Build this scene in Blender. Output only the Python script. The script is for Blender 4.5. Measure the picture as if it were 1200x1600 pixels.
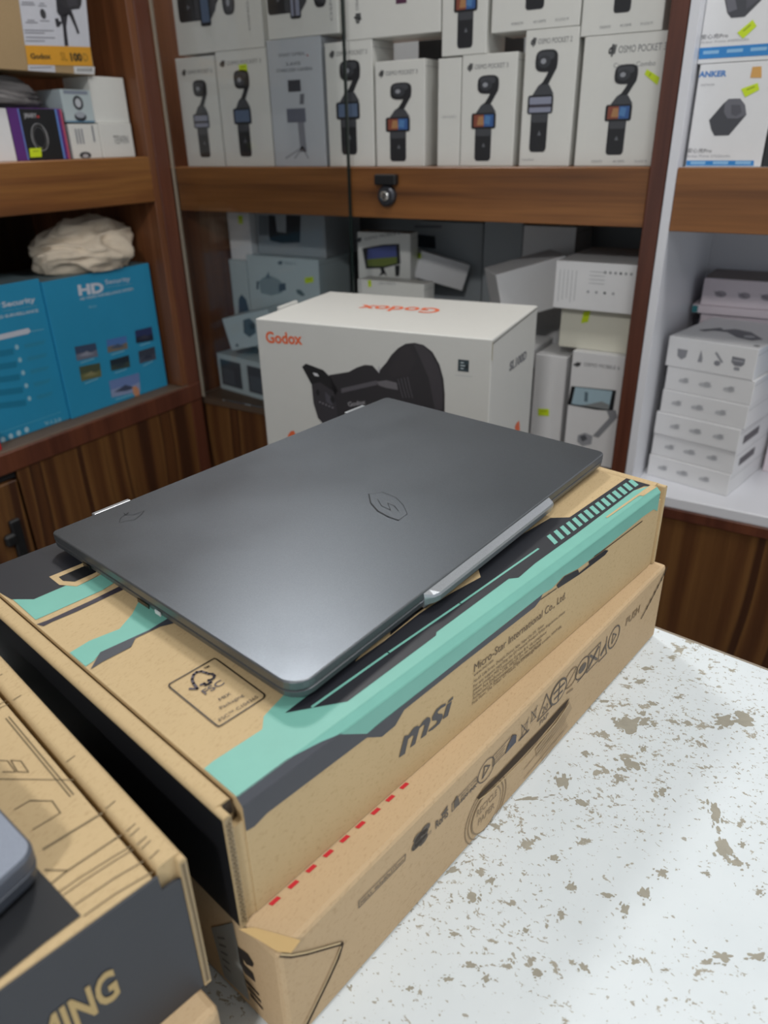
import bpy, bmesh, math, random
from mathutils import Vector, Matrix, noise
random.seed(7)
SC = bpy.context.scene
COL = SC.collection
for o in list(bpy.data.objects):
    bpy.data.objects.remove(o)
R = math.radians
V3 = Vector

# ------------------------------------------------------------------ camera
CAM_H = 0.4237                      # metres above the table top (table top is z = 0)
FOC, PITCH, ROLL, YAW = 1152.06, 0.46891, -0.02210, -0.55815   # focal length in px of a 1200x1600 frame
def _rot():
    cy, sy = math.cos(YAW), math.sin(YAW)
    rz = Matrix(((cy, -sy, 0), (sy, cy, 0), (0, 0, 1)))
    b = Matrix(((1, 0, 0), (0, 0, -1), (0, 1, 0)))
    cp, sp = math.cos(PITCH), math.sin(PITCH)
    rp = Matrix(((1, 0, 0), (0, cp, -sp), (0, sp, cp)))
    cr, sr = math.cos(ROLL), math.sin(ROLL)
    rr = Matrix(((cr, -sr, 0), (sr, cr, 0), (0, 0, 1)))
    return rr @ rp @ b @ rz
MW = _rot()                          # world -> camera (x right, y down, z forward)
EYE = V3((0, 0, CAM_H))
cd = bpy.data.cameras.new('camera')
cam = bpy.data.objects.new('camera', cd)
COL.objects.link(cam)
cam.matrix_world = Matrix.Translation(EYE) @ Matrix((MW[0], -MW[1], -MW[2])).transposed().to_4x4()
cd.sensor_fit = 'VERTICAL'
cd.sensor_height = 36.0
cd.lens = FOC / 1600 * 36.0
cd.clip_start = 0.01
cd.dof.use_dof = True
cd.dof.focus_distance = 0.56
cd.dof.aperture_fstop = 7.5
SC.camera = cam

# ------------------------------------------------------------------ light and exposure
W = bpy.data.worlds.new('shop_ambient')
SC.world = W
W.use_nodes = True
W.node_tree.nodes['Background'].inputs[0].default_value = (0.86, 0.93, 1.0, 1)
W.node_tree.nodes['Background'].inputs[1].default_value = 0.54
def area(name, loc, sx, sy, watts, col=(1.0, 0.985, 0.965), rotz=0):
    l = bpy.data.lights.new(name, 'AREA')
    l.shape = 'RECTANGLE'
    l.size, l.size_y = sx, sy
    l.energy = watts
    l.color = col
    o = bpy.data.objects.new(name, l)
    o.location = loc
    o.rotation_euler = (0, 0, rotz)
    COL.objects.link(o)
    return o
CEIL = 1.95
LAMPS = [(1.15, 0.90, 11), (0.30, -1.75, 46), (-1.32, 1.50, 22), (0.10, 0.62, 8)]  # the last lamp is added to brighten upward faces
for i, (lx, ly, lw) in enumerate(LAMPS):
    area('ceiling_lamp_light', (lx, ly, CEIL - 0.055), 0.30, 0.30, lw)
SC.view_settings.view_transform = 'Standard'
SC.view_settings.look = 'None'
SC.view_settings.gamma = 1
SC.view_settings.exposure = 0.0
SC.view_settings.use_curve_mapping = False

# ------------------------------------------------------------------ pixel measurements -> points on real planes
def ray(u, v):
    return MW.transposed() @ V3(((u - 600) / FOC, (v - 800) / FOC, 1.0))
def hit(u, v, p, n):
    d = ray(u, v)
    return EYE + d * ((p - EYE).dot(n) / d.dot(n))
def onz(u, v, z): return hit(u, v, V3((0, 0, z)), V3((0, 0, 1)))
def ony(u, v, y): return hit(u, v, V3((0, y, 0)), V3((0, 1, 0)))
def onx(u, v, x): return hit(u, v, V3((x, 0, 0)), V3((1, 0, 0)))
def solve(P, d, u=None, v=None):
    """how far to go from P along d until the point is seen in column u (or row v)"""
    c, e = MW @ (P - EYE), MW @ d
    if u is not None:
        k = (u - 600) / FOC
        return (k * c.z - c.x) / (e.x - k * e.z)
    k = (v - 800) / FOC
    return (k * c.z - c.y) / (e.y - k * e.z)

# ------------------------------------------------------------------ materials
def lin(h):
    h = h.lstrip('#')
    out = []
    for i in (0, 2, 4):
        c = int(h[i:i + 2], 16) / 255
        out.append(c / 12.92 if c <= 0.04045 else ((c + 0.055) / 1.055) ** 2.4)
    return tuple(out) + (1,)
def newmat(name):
    m = bpy.data.materials.new(name)
    m.use_nodes = True
    nt = m.node_tree
    return m, nt, nt.nodes['Principled BSDF']
def nd(nt, t, **k):
    n = nt.nodes.new(t)
    for a, b in k.items():
        setattr(n, a, b)
    return n
def mixcol(nt, fac, a, b, mode='MIX'):
    n = nd(nt, 'ShaderNodeMix', data_type='RGBA', blend_type=mode)
    for s, val in ((0, fac), (6, a), (7, b)):
        if hasattr(val, 'is_linked') or hasattr(val, 'links'):
            nt.links.new(val, n.inputs[s])
        else:
            n.inputs[s].default_value = val
    return n.outputs[2]
def mathn(nt, op, a, b=None, c=None):
    n = nd(nt, 'ShaderNodeMath', operation=op)
    for i, val in enumerate((a, b, c)):
        if val is None: continue
        if hasattr(val, 'links'): nt.links.new(val, n.inputs[i])
        else: n.inputs[i].default_value = val
    return n.outputs[0]
def ramp(nt, fac, stops):
    n = nd(nt, 'ShaderNodeValToRGB')
    el = n.color_ramp.elements
    while len(el) < len(stops): el.new(0.5)
    for e, (p, c) in zip(el, stops):
        e.position = p
        e.color = c if len(c) == 4 else tuple(c) + (1,)
    nt.links.new(fac, n.inputs[0])
    return n.outputs[0]
def mapping(nt, scale, rot=(0, 0, 0), coord='Object'):
    tc = nd(nt, 'ShaderNodeTexCoord')
    mp = nd(nt, 'ShaderNodeMapping')
    mp.inputs['Scale'].default_value = scale
    mp.inputs['Rotation'].default_value = rot
    nt.links.new(tc.outputs[coord], mp.inputs[0])
    return mp.outputs[0]
def noisen(nt, vec, scale, detail=3, rough=0.55, dist=0.0):
    n = nd(nt, 'ShaderNodeTexNoise')
    n.inputs['Scale'].default_value = scale
    n.inputs['Detail'].default_value = detail
    n.inputs['Roughness'].default_value = rough
    n.inputs['Distortion'].default_value = dist
    nt.links.new(vec, n.inputs['Vector'])
    return n.outputs['Fac']
def bump(nt, b, h, strength, dist=0.001):
    n = nd(nt, 'ShaderNodeBump')
    n.inputs['Strength'].default_value = strength
    n.inputs['Distance'].default_value = dist
    nt.links.new(h, n.inputs['Height'])
    nt.links.new(n.outputs[0], b.inputs['Normal'])

_ink = {}
def ink(h, rough=0.5, metal=0.0):
    k = (h, rough, metal)
    if k not in _ink:
        m, nt, b = newmat('ink_' + h.lstrip('#'))
        b.inputs['Base Color'].default_value = lin(h)
        b.inputs['Roughness'].default_value = rough
        b.inputs['Metallic'].default_value = metal
        vec = mapping(nt, (1, 1, 1))
        f = noisen(nt, vec, 60, 3)
        c = lin(h)
        d = tuple(x * 0.88 for x in c[:3]) + (1,)
        nt.links.new(mixcol(nt, f, d, c), b.inputs['Base Color'])
        _ink[k] = m
    return _ink[k]
def card(name, h, rough=0.55, amt=0.10, scale=40, bmp=0.05):
    m, nt, b = newmat(name)
    vec = mapping(nt, (1, 1, 1))
    f = noisen(nt, vec, scale, 5, 0.65)
    c = lin(h)
    nt.links.new(mixcol(nt, f, tuple(x * (1 - amt) for x in c[:3]) + (1,), tuple(min(1, x * (1 + amt * .6)) for x in c[:3]) + (1,)), b.inputs['Base Color'])
    b.inputs['Roughness'].default_value = rough
    if bmp:
        bump(nt, b, noisen(nt, vec, 220, 3), bmp, 0.0008)
    return m
def kraft(name, h):
    m, nt, b = newmat(name)
    vec = mapping(nt, (1, 1, 1))
    big = noisen(nt, vec, 9, 4, 0.6)
    fib = noisen(nt, mapping(nt, (900, 260, 500)), 1, 3, 0.7)
    c = lin(h)
    lo = tuple(x * 0.87 for x in c[:3]) + (1,)
    hi = tuple(x * 1.08 for x in c[:3]) + (1,)
    base = mixcol(nt, big, lo, hi)
    fleck = ramp(nt, fib, [(0.30, (0.78, 0.74, 0.68)), (0.46, (1, 1, 1))])
    nt.links.new(mixcol(nt, 0.7, base, fleck, 'MULTIPLY'), b.inputs['Base Color'])
    b.inputs['Roughness'].default_value = 0.72
    b.inputs['Specular IOR Level'].default_value = 0.3
    bump(nt, b, fib, 0.06, 0.0006)
    return m
def wood(name, grain, cols, scale=1.0, rough=0.4):
    """laminated boards: long streaks along the given axis"""
    m, nt, b = newmat(name)
    s = [26 * scale, 26 * scale, 26 * scale]
    s[grain] = 1.1
    vec = mapping(nt, tuple(s))
    a = noisen(nt, vec, 1.0, 4, 0.55, 0.5)
    s2 = [140, 140, 140]; s2[grain] = 3
    fine = noisen(nt, mapping(nt, tuple(s2)), 1.0, 3, 0.6)
    c = ramp(nt, a, [(0.28, lin(cols[0])), (0.47, lin(cols[1])), (0.62, lin(cols[2])), (0.78, lin(cols[1]))])
    f = ramp(nt, fine, [(0.3, (0.72, 0.68, 0.64)), (0.6, (1, 1, 1))])
    nt.links.new(mixcol(nt, 0.8, c, f, 'MULTIPLY'), b.inputs['Base Color'])
    b.inputs['Roughness'].default_value = rough
    return m
def stripewood(name, cols, freq):
    """veneer of vertical strips of different browns"""
    m, nt, b = newmat(name)
    tc = nd(nt, 'ShaderNodeTexCoord')
    sp = nd(nt, 'ShaderNodeSeparateXYZ')
    nt.links.new(tc.outputs['Object'], sp.inputs[0])
    wob = noisen(nt, mapping(nt, (3, 3, 1.6)), 1.0, 1)
    s = mathn(nt, 'ADD', sp.outputs[0], sp.outputs[1])
    s = mathn(nt, 'MULTIPLY_ADD', s, freq, mathn(nt, 'MULTIPLY', wob, 0.7))
    wn = nd(nt, 'ShaderNodeTexNoise', noise_dimensions='1D')
    wn.inputs['Scale'].default_value = 1.7
    wn.inputs['Detail'].default_value = 1.5
    nt.links.new(s, wn.inputs['W'])
    c = ramp(nt, wn.outputs['Fac'], [(0.30, lin(cols[0])), (0.44, lin(cols[1])), (0.56, lin(cols[2])), (0.60, lin(cols[0])), (0.74, lin(cols[1]))])
    fine = noisen(nt, mapping(nt, (160, 160, 5)), 1.0, 3, 0.6)
    f = ramp(nt, fine, [(0.3, (0.75, 0.7, 0.66)), (0.6, (1, 1, 1))])
    nt.links.new(mixcol(nt, 0.8, c, f, 'MULTIPLY'), b.inputs['Base Color'])
    b.inputs['Roughness'].default_value = 0.42
    return m

M = {}
M['kraft'] = kraft('kraft_board', '#c2aa82')
M['kraft2'] = kraft('kraft_board_plain', '#c0a683')
M['kraft_edge'] = kraft('corrugated_edge', '#a38f6c')
M['kraft_dark'] = card('cut_board_shadow', '#3a2a17', 0.9)
M['black_print'] = card('matt_black_print', '#26282c', 0.55, 0.12)
M['navy_print'] = card('dark_slate_print', '#34373e', 0.5, 0.10)
M['white_box'] = card('coated_white_carton', '#d9d9d4', 0.42, 0.04)
M['white_box2'] = card('coated_cool_white_carton', '#e0e0e1', 0.42, 0.04)
M['cream_box'] = card('ivory_carton', '#dcdacb', 0.5, 0.04)
M['godox_white'] = card('satin_white_carton', '#c9c9c5', 0.45, 0.03)
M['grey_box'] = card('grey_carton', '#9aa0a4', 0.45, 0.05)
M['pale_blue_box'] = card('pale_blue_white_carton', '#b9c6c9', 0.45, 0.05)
M['pink_box'] = card('pinkish_white_carton', '#e2d6dc', 0.5, 0.04)
M['blue_box'] = card('cyan_blue_carton', '#2791bb', 0.5, 0.08, 12)
M['blue_small'] = card('bright_blue_carton', '#2a8fd8', 0.5, 0.05)
M['purple'] = card('purple_carton', '#5a2a78', 0.5, 0.05)
M['red'] = card('red_card', '#c0202c', 0.5, 0.05)
M['kraft_godox'] = kraft('kraft_carton_dull', '#a58c68')
M['wood_h'] = wood('board_wood_along_x', 0, ('#4e2f19', '#7a4d26', '#8d5c30'), 0.8)
M['wood_hy'] = wood('board_wood_along_y', 1, ('#5a3519', '#7d4e26', '#90602f'), 0.8)
M['wood_v'] = wood('post_wood_upright', 2, ('#47241a', '#5f3526', '#6b3d29'), 0.6)
M['wood_inner'] = wood('side_wood_upright', 2, ('#5a3620', '#76482c', '#835535'), 0.6)
M['wood_dark'] = wood('back_board_dark', 2, ('#2a1a10', '#3c2616', '#46301c'), 0.5, 0.6)
M['panel'] = stripewood('striped_veneer', ('#3f2415', '#5a381e', '#74502b'), 9)
M['sill_top'] = card('dusty_sill', '#5d4b3c', 0.6, 0.15, 20)
M['white_lam'] = card('white_laminate', '#dcdde2', 0.35, 0.03, 10, 0)
M['wall'] = card('painted_wall', '#b9b6ae', 0.8, 0.05, 5, 0)
M['ceil'] = card('painted_ceiling', '#e6e4de', 0.85, 0.03, 5, 0)
M['floor'] = card('floor_tiles', '#6b655c', 0.5, 0.2, 8, 0)
M['sticker'] = card('neon_price_sticker', '#c9e01e', 0.5, 0.04, 30, 0)
M['black_plastic'] = card('black_plastic', '#17181a', 0.45, 0.1)
M['cloth'] = card('beige_canvas', '#dccdb8', 0.9, 0.12, 60, 0.3)
M['grey_cloth'] = card('grey_cloth', '#6f6c6c', 0.9, 0.25, 25, 0.2)
M['rubber'] = card('dark_rubber', '#101112', 0.8, 0.1)

def mk_laptop(name, h, metal, rough):
    m, nt, b = newmat(name)
    vec = mapping(nt, (1, 1, 1))
    f = noisen(nt, vec, 1400, 2)
    c = lin(h)
    nt.links.new(mixcol(nt, f, tuple(x * .8 for x in c[:3]) + (1,), tuple(x * 1.2 for x in c[:3]) + (1,)), b.inputs['Base Color'])
    b.inputs['Metallic'].default_value = metal
    r = noisen(nt, vec, 7, 4, 0.6)
    nt.links.new(ramp(nt, r, [(0.3, (rough - .04,) * 3), (0.7, (rough + .05,) * 3)]), b.inputs['Roughness'])
    bump(nt, b, f, 0.04, 0.0003)
    return m
M['lid'] = mk_laptop('anodised_dark_grey', '#5f646a', 0.92, 0.36)
M['lid_side'] = mk_laptop('anodised_grey_edge', '#6e7276', 0.8, 0.40)
M['silver'] = mk_laptop('brushed_silver', '#b6babf', 0.85, 0.33)
M['device'] = mk_laptop('blue_grey_shell', '#8f97a6', 0.3, 0.5)

def mk_table():
    m, nt, b = newmat('worn_white_paint')
    vec = mapping(nt, (1, 1, 1), (0, 0, R(20)))
    vec2 = mapping(nt, (1.0, 1.25, 1), (0, 0, R(-38)))
    big = noisen(nt, vec, 7, 3, 0.6)
    n1 = noisen(nt, vec2, 70, 6, 0.68, 0.25)
    n2 = noisen(nt, vec2, 240, 3, 0.6, 0.5)
    t1 = mathn(nt, 'ADD', n1, mathn(nt, 'MULTIPLY', mathn(nt, 'SUBTRACT', big, 0.5), 0.30))
    t2 = mathn(nt, 'ADD', n2, mathn(nt, 'MULTIPLY', mathn(nt, 'SUBTRACT', big, 0.5), 0.34))
    c1 = ramp(nt, t1, [(0.605, (0, 0, 0)), (0.625, (1, 1, 1))])
    c2 = ramp(nt, t2, [(0.615, (0, 0, 0)), (0.640, (0.9, 0.9, 0.9))])
    chip = mathn(nt, 'MAXIMUM', c1, c2)
    soft = noisen(nt, vec, 16, 4, 0.6)
    paint = mixcol(nt, soft, lin('#ccd4d8'), lin('#dbe2e6'))
    chipc = mixcol(nt, noisen(nt, vec, 90, 2), lin('#8d897d'), lin('#aca799'))
    nt.links.new(mixcol(nt, chip, paint, chipc), b.inputs['Base Color'])
    nt.links.new(ramp(nt, chip, [(0, (0.35,) * 3), (1, (0.75,) * 3)]), b.inputs['Roughness'])
    inv = mathn(nt, 'SUBTRACT', 1.0, chip)
    bump(nt, b, inv, 0.25, 0.0006)
    return m
M['table'] = mk_table()
M['worn'] = card('bare_board_under_paint', '#9d998c', 0.8, 0.25, 120)
def mk_glass():
    m, nt, b = newmat('clear_glass')
    nt.nodes.remove(b)
    tr = nd(nt, 'ShaderNodeBsdfTransparent')
    tr.inputs[0].default_value = (0.985, 0.99, 0.99, 1)
    gl = nd(nt, 'ShaderNodeBsdfGlossy')
    gl.inputs['Roughness'].default_value = 0.03
    fr = nd(nt, 'ShaderNodeFresnel')
    fr.inputs[0].default_value = 1.25
    mx = nd(nt, 'ShaderNodeMixShader')
    nt.links.new(fr.outputs[0], mx.inputs[0])
    nt.links.new(tr.outputs[0], mx.inputs[1])
    nt.links.new(gl.outputs[0], mx.inputs[2])
    nt.links.new(mx.outputs[0], nt.nodes['Material Output'].inputs[0])
    return m
M['glass'] = mk_glass()
M['glass_edge'] = card('ground_glass_edge', '#b3a795', 0.35, 0.1, 30, 0)
M['glass_edge_dark'] = card('dark_glass_edge', '#1c2624', 0.25, 0.1, 30, 0)
def mk_emit():
    m, nt, b = newmat('lamp_diffuser')
    b.inputs['Emission Color'].default_value = (1, 0.97, 0.92, 1)
    b.inputs['Emission Strength'].default_value = 6.0
    return m
M['lamp'] = mk_emit()

# ------------------------------------------------------------------ object helpers
def tag(o, label=None, cat=None, group=None, kind=None):
    if label: o['label'] = label
    if cat: o['category'] = cat
    if group: o['group'] = group
    if kind: o['kind'] = kind
    return o
def link_mesh(name, verts, faces, mats, parent=None, origin=None, midx=None, smooth=False):
    """verts are world coordinates"""
    if origin is None:
        origin = parent.location.copy() if parent is not None else V3(verts[0])
        if parent is not None and parent.parent is not None:
            origin = parent.location + parent.parent.location
    me = bpy.data.meshes.new(name)
    me.from_pydata([tuple(V3(v) - origin) for v in verts], [], faces)
    if not isinstance(mats, (list, tuple)): mats = [mats]
    for m in mats: me.materials.append(m)
    if midx: me.polygons.foreach_set('material_index', midx)
    if smooth: me.polygons.foreach_set('use_smooth', [True] * len(me.polygons))
    me.update()
    o = bpy.data.objects.new(name, me)
    COL.objects.link(o)
    if parent is not None: o.parent = parent
    else: o.location = origin
    return o
def bm_out(name, bm, mats, parent=None, origin=None, smooth=False):
    bmesh.ops.recalc_face_normals(bm, faces=bm.faces)
    bm.verts.index_update()
    vs = [v.co.copy() for v in bm.verts]
    fs = [[v.index for v in f.verts] for f in bm.faces]
    mi = [f.material_index for f in bm.faces]
    bm.free()
    return link_mesh(name, vs, fs, mats, parent, origin, mi, smooth)
def empty(name, loc, label=None, cat=None, group=None):
    o = bpy.data.objects.new(name, None)
    o.location = loc
    o.empty_display_size = 0.02
    COL.objects.link(o)
    return tag(o, label, cat, group)
def add_box(bm, o, e, d, u, w, dp, h, bev=0.0, seg=1, mi=0):
    o = V3(o)
    vs = [bm.verts.new(o + e * (w * a) + d * (dp * b) + u * (h * c)) for c in (0, 1) for a, b in ((0, 0), (1, 0), (1, 1), (0, 1))]
    q = [(3, 2, 1, 0), (4, 5, 6, 7), (0, 1, 5, 4), (1, 2, 6, 5), (2, 3, 7, 6), (3, 0, 4, 7)]
    fs = [bm.faces.new([vs[i] for i in f]) for f in q]
    for f in fs: f.material_index = mi
    if bev:
        es = list({ed for f in fs for ed in f.edges})
        bmesh.ops.bevel(bm, geom=es, offset=bev, segments=seg, affect='EDGES', profile=0.5)
EX, EY, EZ = V3((1, 0, 0)), V3((0, 1, 0)), V3((0, 0, 1))
def slab(name, lo, hi, m, parent=None, bev=0.0015, origin=None):
    bm = bmesh.new()
    lo, hi = V3(lo), V3(hi)
    s = hi - lo
    add_box(bm, lo, EX, EY, EZ, s.x, s.y, s.z, bev)
    return bm_out(name, bm, m, parent, origin or (None if parent else lo))

class Frame:
    """a flat face: origin o, right u, up v, outward normal n"""
    def __init__(s, o, u, v, n): s.o, s.u, s.v, s.n = V3(o), V3(u), V3(v), V3(n); s.bmin = -9
    def at(s, a, b, lift=0.0): return s.o + s.u * a + s.v * max(b, s.bmin) + s.n * lift
    def px(s, u, v):
        p = hit(u, v, s.o, s.n) - s.o
        return (p.dot(s.u), p.dot(s.v))
    def pxs(s, pts): return [s.px(*p) for p in pts]

_txt = {}
def textmesh(s, bold=0.0, shear=0.0):
    k = (s, bold, shear)
    if k not in _txt:
        c = bpy.data.curves.new('t', 'FONT')
        c.body = s
        c.size = 1
        c.offset = bold
        c.shear = shear
        c.resolution_u = 3
        c.fill_mode = 'FRONT'
        o = bpy.data.objects.new('t', c)
        me = bpy.data.meshes.new_from_object(o)
        vs = [v.co.copy() for v in me.vertices]
        fs = [tuple(p.vertices) for p in me.polygons]
        bpy.data.objects.remove(o)
        bpy.data.curves.remove(c)
        bpy.data.meshes.remove(me)
        _txt[k] = (vs, fs)
    return _txt[k]

class Pr:
    """flat print laid on one face of a box, gathered into one thin mesh"""
    def __init__(s, F): s.F = F; s.vs = []; s.fs = []; s.mi = []; s.mats = []
    def _m(s, m):
        if isinstance(m, str): m = M[m] if m in M else ink(m)
        if m not in s.mats: s.mats.append(m)
        return s.mats.index(m)
    def poly(s, pts, m, lay=0):
        k = len(s.vs); L = 0.0003 + 0.00015 * lay
        area2 = sum(pts[i - 1][0] * pts[i][1] - pts[i][0] * pts[i - 1][1] for i in range(len(pts)))
        if area2 < 0: pts = pts[::-1]
        s.vs += [s.F.at(a, b, L) for a, b in pts]
        s.fs.append(tuple(range(k, k + len(pts)))); s.mi.append(s._m(m))
    def pp(s, pts, m, lay=0): s.poly(s.F.pxs(pts), m, lay)
    def rect(s, a0, b0, a1, b1, m, lay=0): s.poly([(a0, b0), (a1, b0), (a1, b1), (a0, b1)], m, lay)
    def ell(s, ca, cb, ra, rb, m, lay=0, n=20, rot=0.0):
        c, sn = math.cos(rot), math.sin(rot)
        s.poly([(ca + ra * math.cos(t) * c - rb * math.sin(t) * sn, cb + ra * math.cos(t) * sn + rb * math.sin(t) * c) for t in (2 * math.pi * i / n for i in range(n))], m, lay)
    def stroke(s, pts, w, m, lay=0, closed=False):
        n = len(pts)
        for i in range(n if closed else n - 1):
            a, b = V3((*pts[i], 0)), V3((*pts[(i + 1) % n], 0))
            d = b - a
            if d.length < 1e-7: continue
            d.normalize()
            q = V3((-d.y, d.x, 0)) * (w / 2)
            a = a - d * (w * .3); b = b + d * (w * .3)
            s.poly([tuple((a - q)[:2]), tuple((b - q)[:2]), tuple((b + q)[:2]), tuple((a + q)[:2])], m, lay)
    def ps(s, pts, w, m, lay=0, closed=False): s.stroke(s.F.pxs(pts), w, m, lay, closed)
    def ring(s, ca, cb, ra, rb, w, m, lay=0, n=22):
        s.stroke([(ca + ra * math.cos(2 * math.pi * i / n), cb + rb * math.sin(2 * math.pi * i / n)) for i in range(n)], w, m, lay, True)
    def text(s, t, p0, p1, h, m, lay=1, bold=0.0, shear=0.0):
        """text from p0 to p1 (face coordinates), letters h tall"""
        vs, fs = textmesh(t, bold, shear)
        if not vs: return
        x0 = min(v.x for v in vs); x1 = max(v.x for v in vs); y1 = max(v.y for v in vs)
        y0 = min(0, min(v.y for v in vs))
        d = V3((p1[0] - p0[0], p1[1] - p0[1], 0)); L = d.length; d.normalize()
        q = V3((-d.y, d.x, 0)) * (1 if h > 0 else -1)
        k = len(s.vs); sx = L / (x1 - x0); sy = abs(h) / y1
        for v in vs:
            p = V3((p0[0], p0[1], 0)) + d * ((v.x - x0) * sx) + q * (v.y * sy)
            s.vs.append(s.F.at(p.x, p.y, 0.0003 + 0.00015 * lay))
        j = s._m(m)
        for f in fs: s.fs.append(tuple(i + k for i in f)); s.mi.append(j)
    def pt(s, t, p0, p1, top, m, lay=1, bold=0.0, shear=0.0):
        """same with pixel anchors; top = a pixel on the upper line of the letters"""
        a, b, c = s.F.px(*p0), s.F.px(*p1), s.F.px(*top)
        d = V3((b[0] - a[0], b[1] - a[1], 0)).normalized()
        h = d.x * (c[1] - a[1]) - d.y * (c[0] - a[0])
        s.text(t, a, b, h, m, lay, bold, shear)
    def out(s, name, parent, label=None):
        if not s.vs: return None
        o = link_mesh(name, s.vs, s.fs, s.mats, parent, None, s.mi)
        if label: o['label'] = label
        return o

class Box:
    """a carton: origin at the front left bottom corner, e along the front, d into the depth"""
    def __init__(s, name, o, e, d, w, dp, h, m, label, cat='box', group=None, up=None, bev=0.0012, seam=True):
        s.o, s.e, s.d = V3(o), V3(e), V3(d)
        s.u = V3(up) if up is not None else EZ.copy()
        s.w, s.dp, s.h = w, dp, h
        bm = bmesh.new()
        add_box(bm, s.o, s.e, s.d, s.u, w, dp, h, bev, 2)
        s.ob = bm_out(name, bm, M[m] if isinstance(m, str) else m, None, s.o)
        tag(s.ob, label, cat, group)
        s.front = Frame(s.o, s.e, s.u, -s.d)
        s.front.bmin = .0006                      # print never runs past the lower edge
        s.right = Frame(s.o + s.e * w, s.d, s.u, s.e)
        s.left = Frame(s.o + s.d * dp, -s.d, s.u, -s.e)
        s.top = Frame(s.o + s.u * h, s.e, s.d, s.u)
        s.ztop = s.o.z + h
        if seam:                                  # closing flap of the carton
            t = min(0.012, h * .2)
            p = Pr(s.right)
            p.stroke([(0.002, h - t), (dp - 0.002, h - t)], 0.0007, '#8e8f8c')
            p.out('flap_seam', s.ob)
def yawvec(a): return V3((math.cos(a), math.sin(a), 0)), V3((-math.sin(a), math.cos(a), 0))
def shelf_box(name, u0, u1, vt, P, e, d, dp, m, label, **k):
    """carton whose lower front edge starts in column u0 and ends in column u1; P fixes its depth and height"""
    cat = k.pop('cat', 'box')
    P = P + EX * solve(P, EX, u=u0)
    w = solve(P, e, u=u1)
    lo, hi = (CX0 + .001, CX1 - .0005) if P.x < CX1 else (RX0 + .0156, 9)
    if P.x < lo: w -= lo - P.x; P.x = lo
    w = min(w, hi - P.x)
    h = solve(P, EZ, v=vt)
    return Box(name, P, e, d, w, dp, h, m, label, cat, **k)

def sticker(F, pts, parent):
    p = Pr(F)
    p.pp(pts, 'sticker', 3)
    c = F.pxs(pts)
    a = ((c[0][0] * 2 + c[3][0]) / 3, (c[0][1] * 2 + c[3][1]) / 3); b = ((c[1][0] * 2 + c[2][0]) / 3, (c[1][1] * 2 + c[2][1]) / 3)
    mx = lambda t: (a[0] + (b[0] - a[0]) * t, a[1] + (b[1] - a[1]) * t)
    p.stroke([mx(.3), mx(.75)], 0.0018, '#8fa515', 4)
    p.out('price_sticker', parent)

def gimbal(F, parent, x, y0, y1, wid, screen='color', rot=0, name='camera_picture', tint=1.0):
    """printed picture of a small handheld camera on a gimbal; x, y0, y1 in face coordinates, rot=1 lies on its side"""
    p = Pr(F)
    H = y1 - y0
    def T(pts):
        if rot == 0: return [(x + a * wid, y0 + b * H) for a, b in pts]
        return [(x + b * H, y0 + a * wid) for a, b in pts]
    def rr(a0, b0, a1, b1, r, n=4):
        out = []
        for cx, cy, t0 in ((a1 - r, b1 - r * .5, 0), (a0 + r, b1 - r * .5, 90), (a0 + r, b0 + r * .5, 180), (a1 - r, b0 + r * .5, 270)):
            for i in range(n + 1):
                t = R(t0 + 90 * i / n)
                out.append((cx + r * math.cos(t), cy + r * .5 * math.sin(t)))
        return out
    dk, md, lt = ('#232428', '#45474c', '#6b6e74') if tint == 1 else ('#55585e', '#7b7e84', '#a2a5aa')
    p.poly(T(rr(-.36, 0, .22, .50, .10)), dk, 0)
    p.poly(T(rr(-.33, .30, .20, .49, .06)), md, 1)
    p.poly(T([(-.10, .17), (.02, .17), (-.04, .22)]), lt, 2)
    p.poly(T(rr(-.50, .385, .36, .57, .06)), '#17181b', 2)
    if screen == 'color':
        p.poly(T([(-.42, .41), (-.06, .41), (-.06, .55), (-.42, .55)]), '#8a4a3a', 3)
        p.poly(T([(-.06, .41), (.28, .41), (.28, .55), (-.06, .55)]), '#3a5f9a', 3)
        p.poly(T([(-.30, .43), (-.05, .43), (-.08, .53), (-.25, .53)]), '#b08258', 4)
        p.poly(T([(-.05, .45), (.15, .43), (.18, .53), (.0, .54)]), '#5584b8', 4)
    elif screen == 'pale':
        p.poly(T([(-.44, .40), (.30, .40), (.30, .55), (-.44, .55)]), '#8f93a6', 3)
        p.poly(T([(-.44, .45), (.30, .45), (.30, .48), (-.44, .48)]), '#3a3540', 4)
    else:
        p.poly(T([(-.42, .41), (.28, .41), (.28, .55), (-.42, .55)]), '#5a6b86', 3)
    p.poly(T([(-.36, .57), (.36, .57), (.20, .66), (.0, .70), (-.18, .66)]), md, 1)
    p.poly(T([(-.08, .67), (.16, .67), (.30, .76), (.40, .82), (.40, .90), (.12, .86), (.14, .80), (.06, .745)]), dk, 2)
    def sq(cx, cy, ra, rb, n=20, e=.62):
        return [(cx + ra * math.copysign(abs(math.cos(t)) ** e, math.cos(t)), cy + rb * math.copysign(abs(math.sin(t)) ** e, math.sin(t))) for t in (2 * math.pi * i / n for i in range(n))]
    p.poly(T(sq(.05, .893, .37, .105)), dk, 3)
    p.poly(T(sq(.03, .94, .27, .040)), md, 4)
    p.poly(T(sq(-.02, .885, .21, .060, 16, 1)), '#3a3c41' if tint == 1 else md, 5)
    p.poly(T(sq(-.05, .890, .09, .027, 12, 1)), '#9a9da4', 6)
    return p.out(name, parent)

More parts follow.
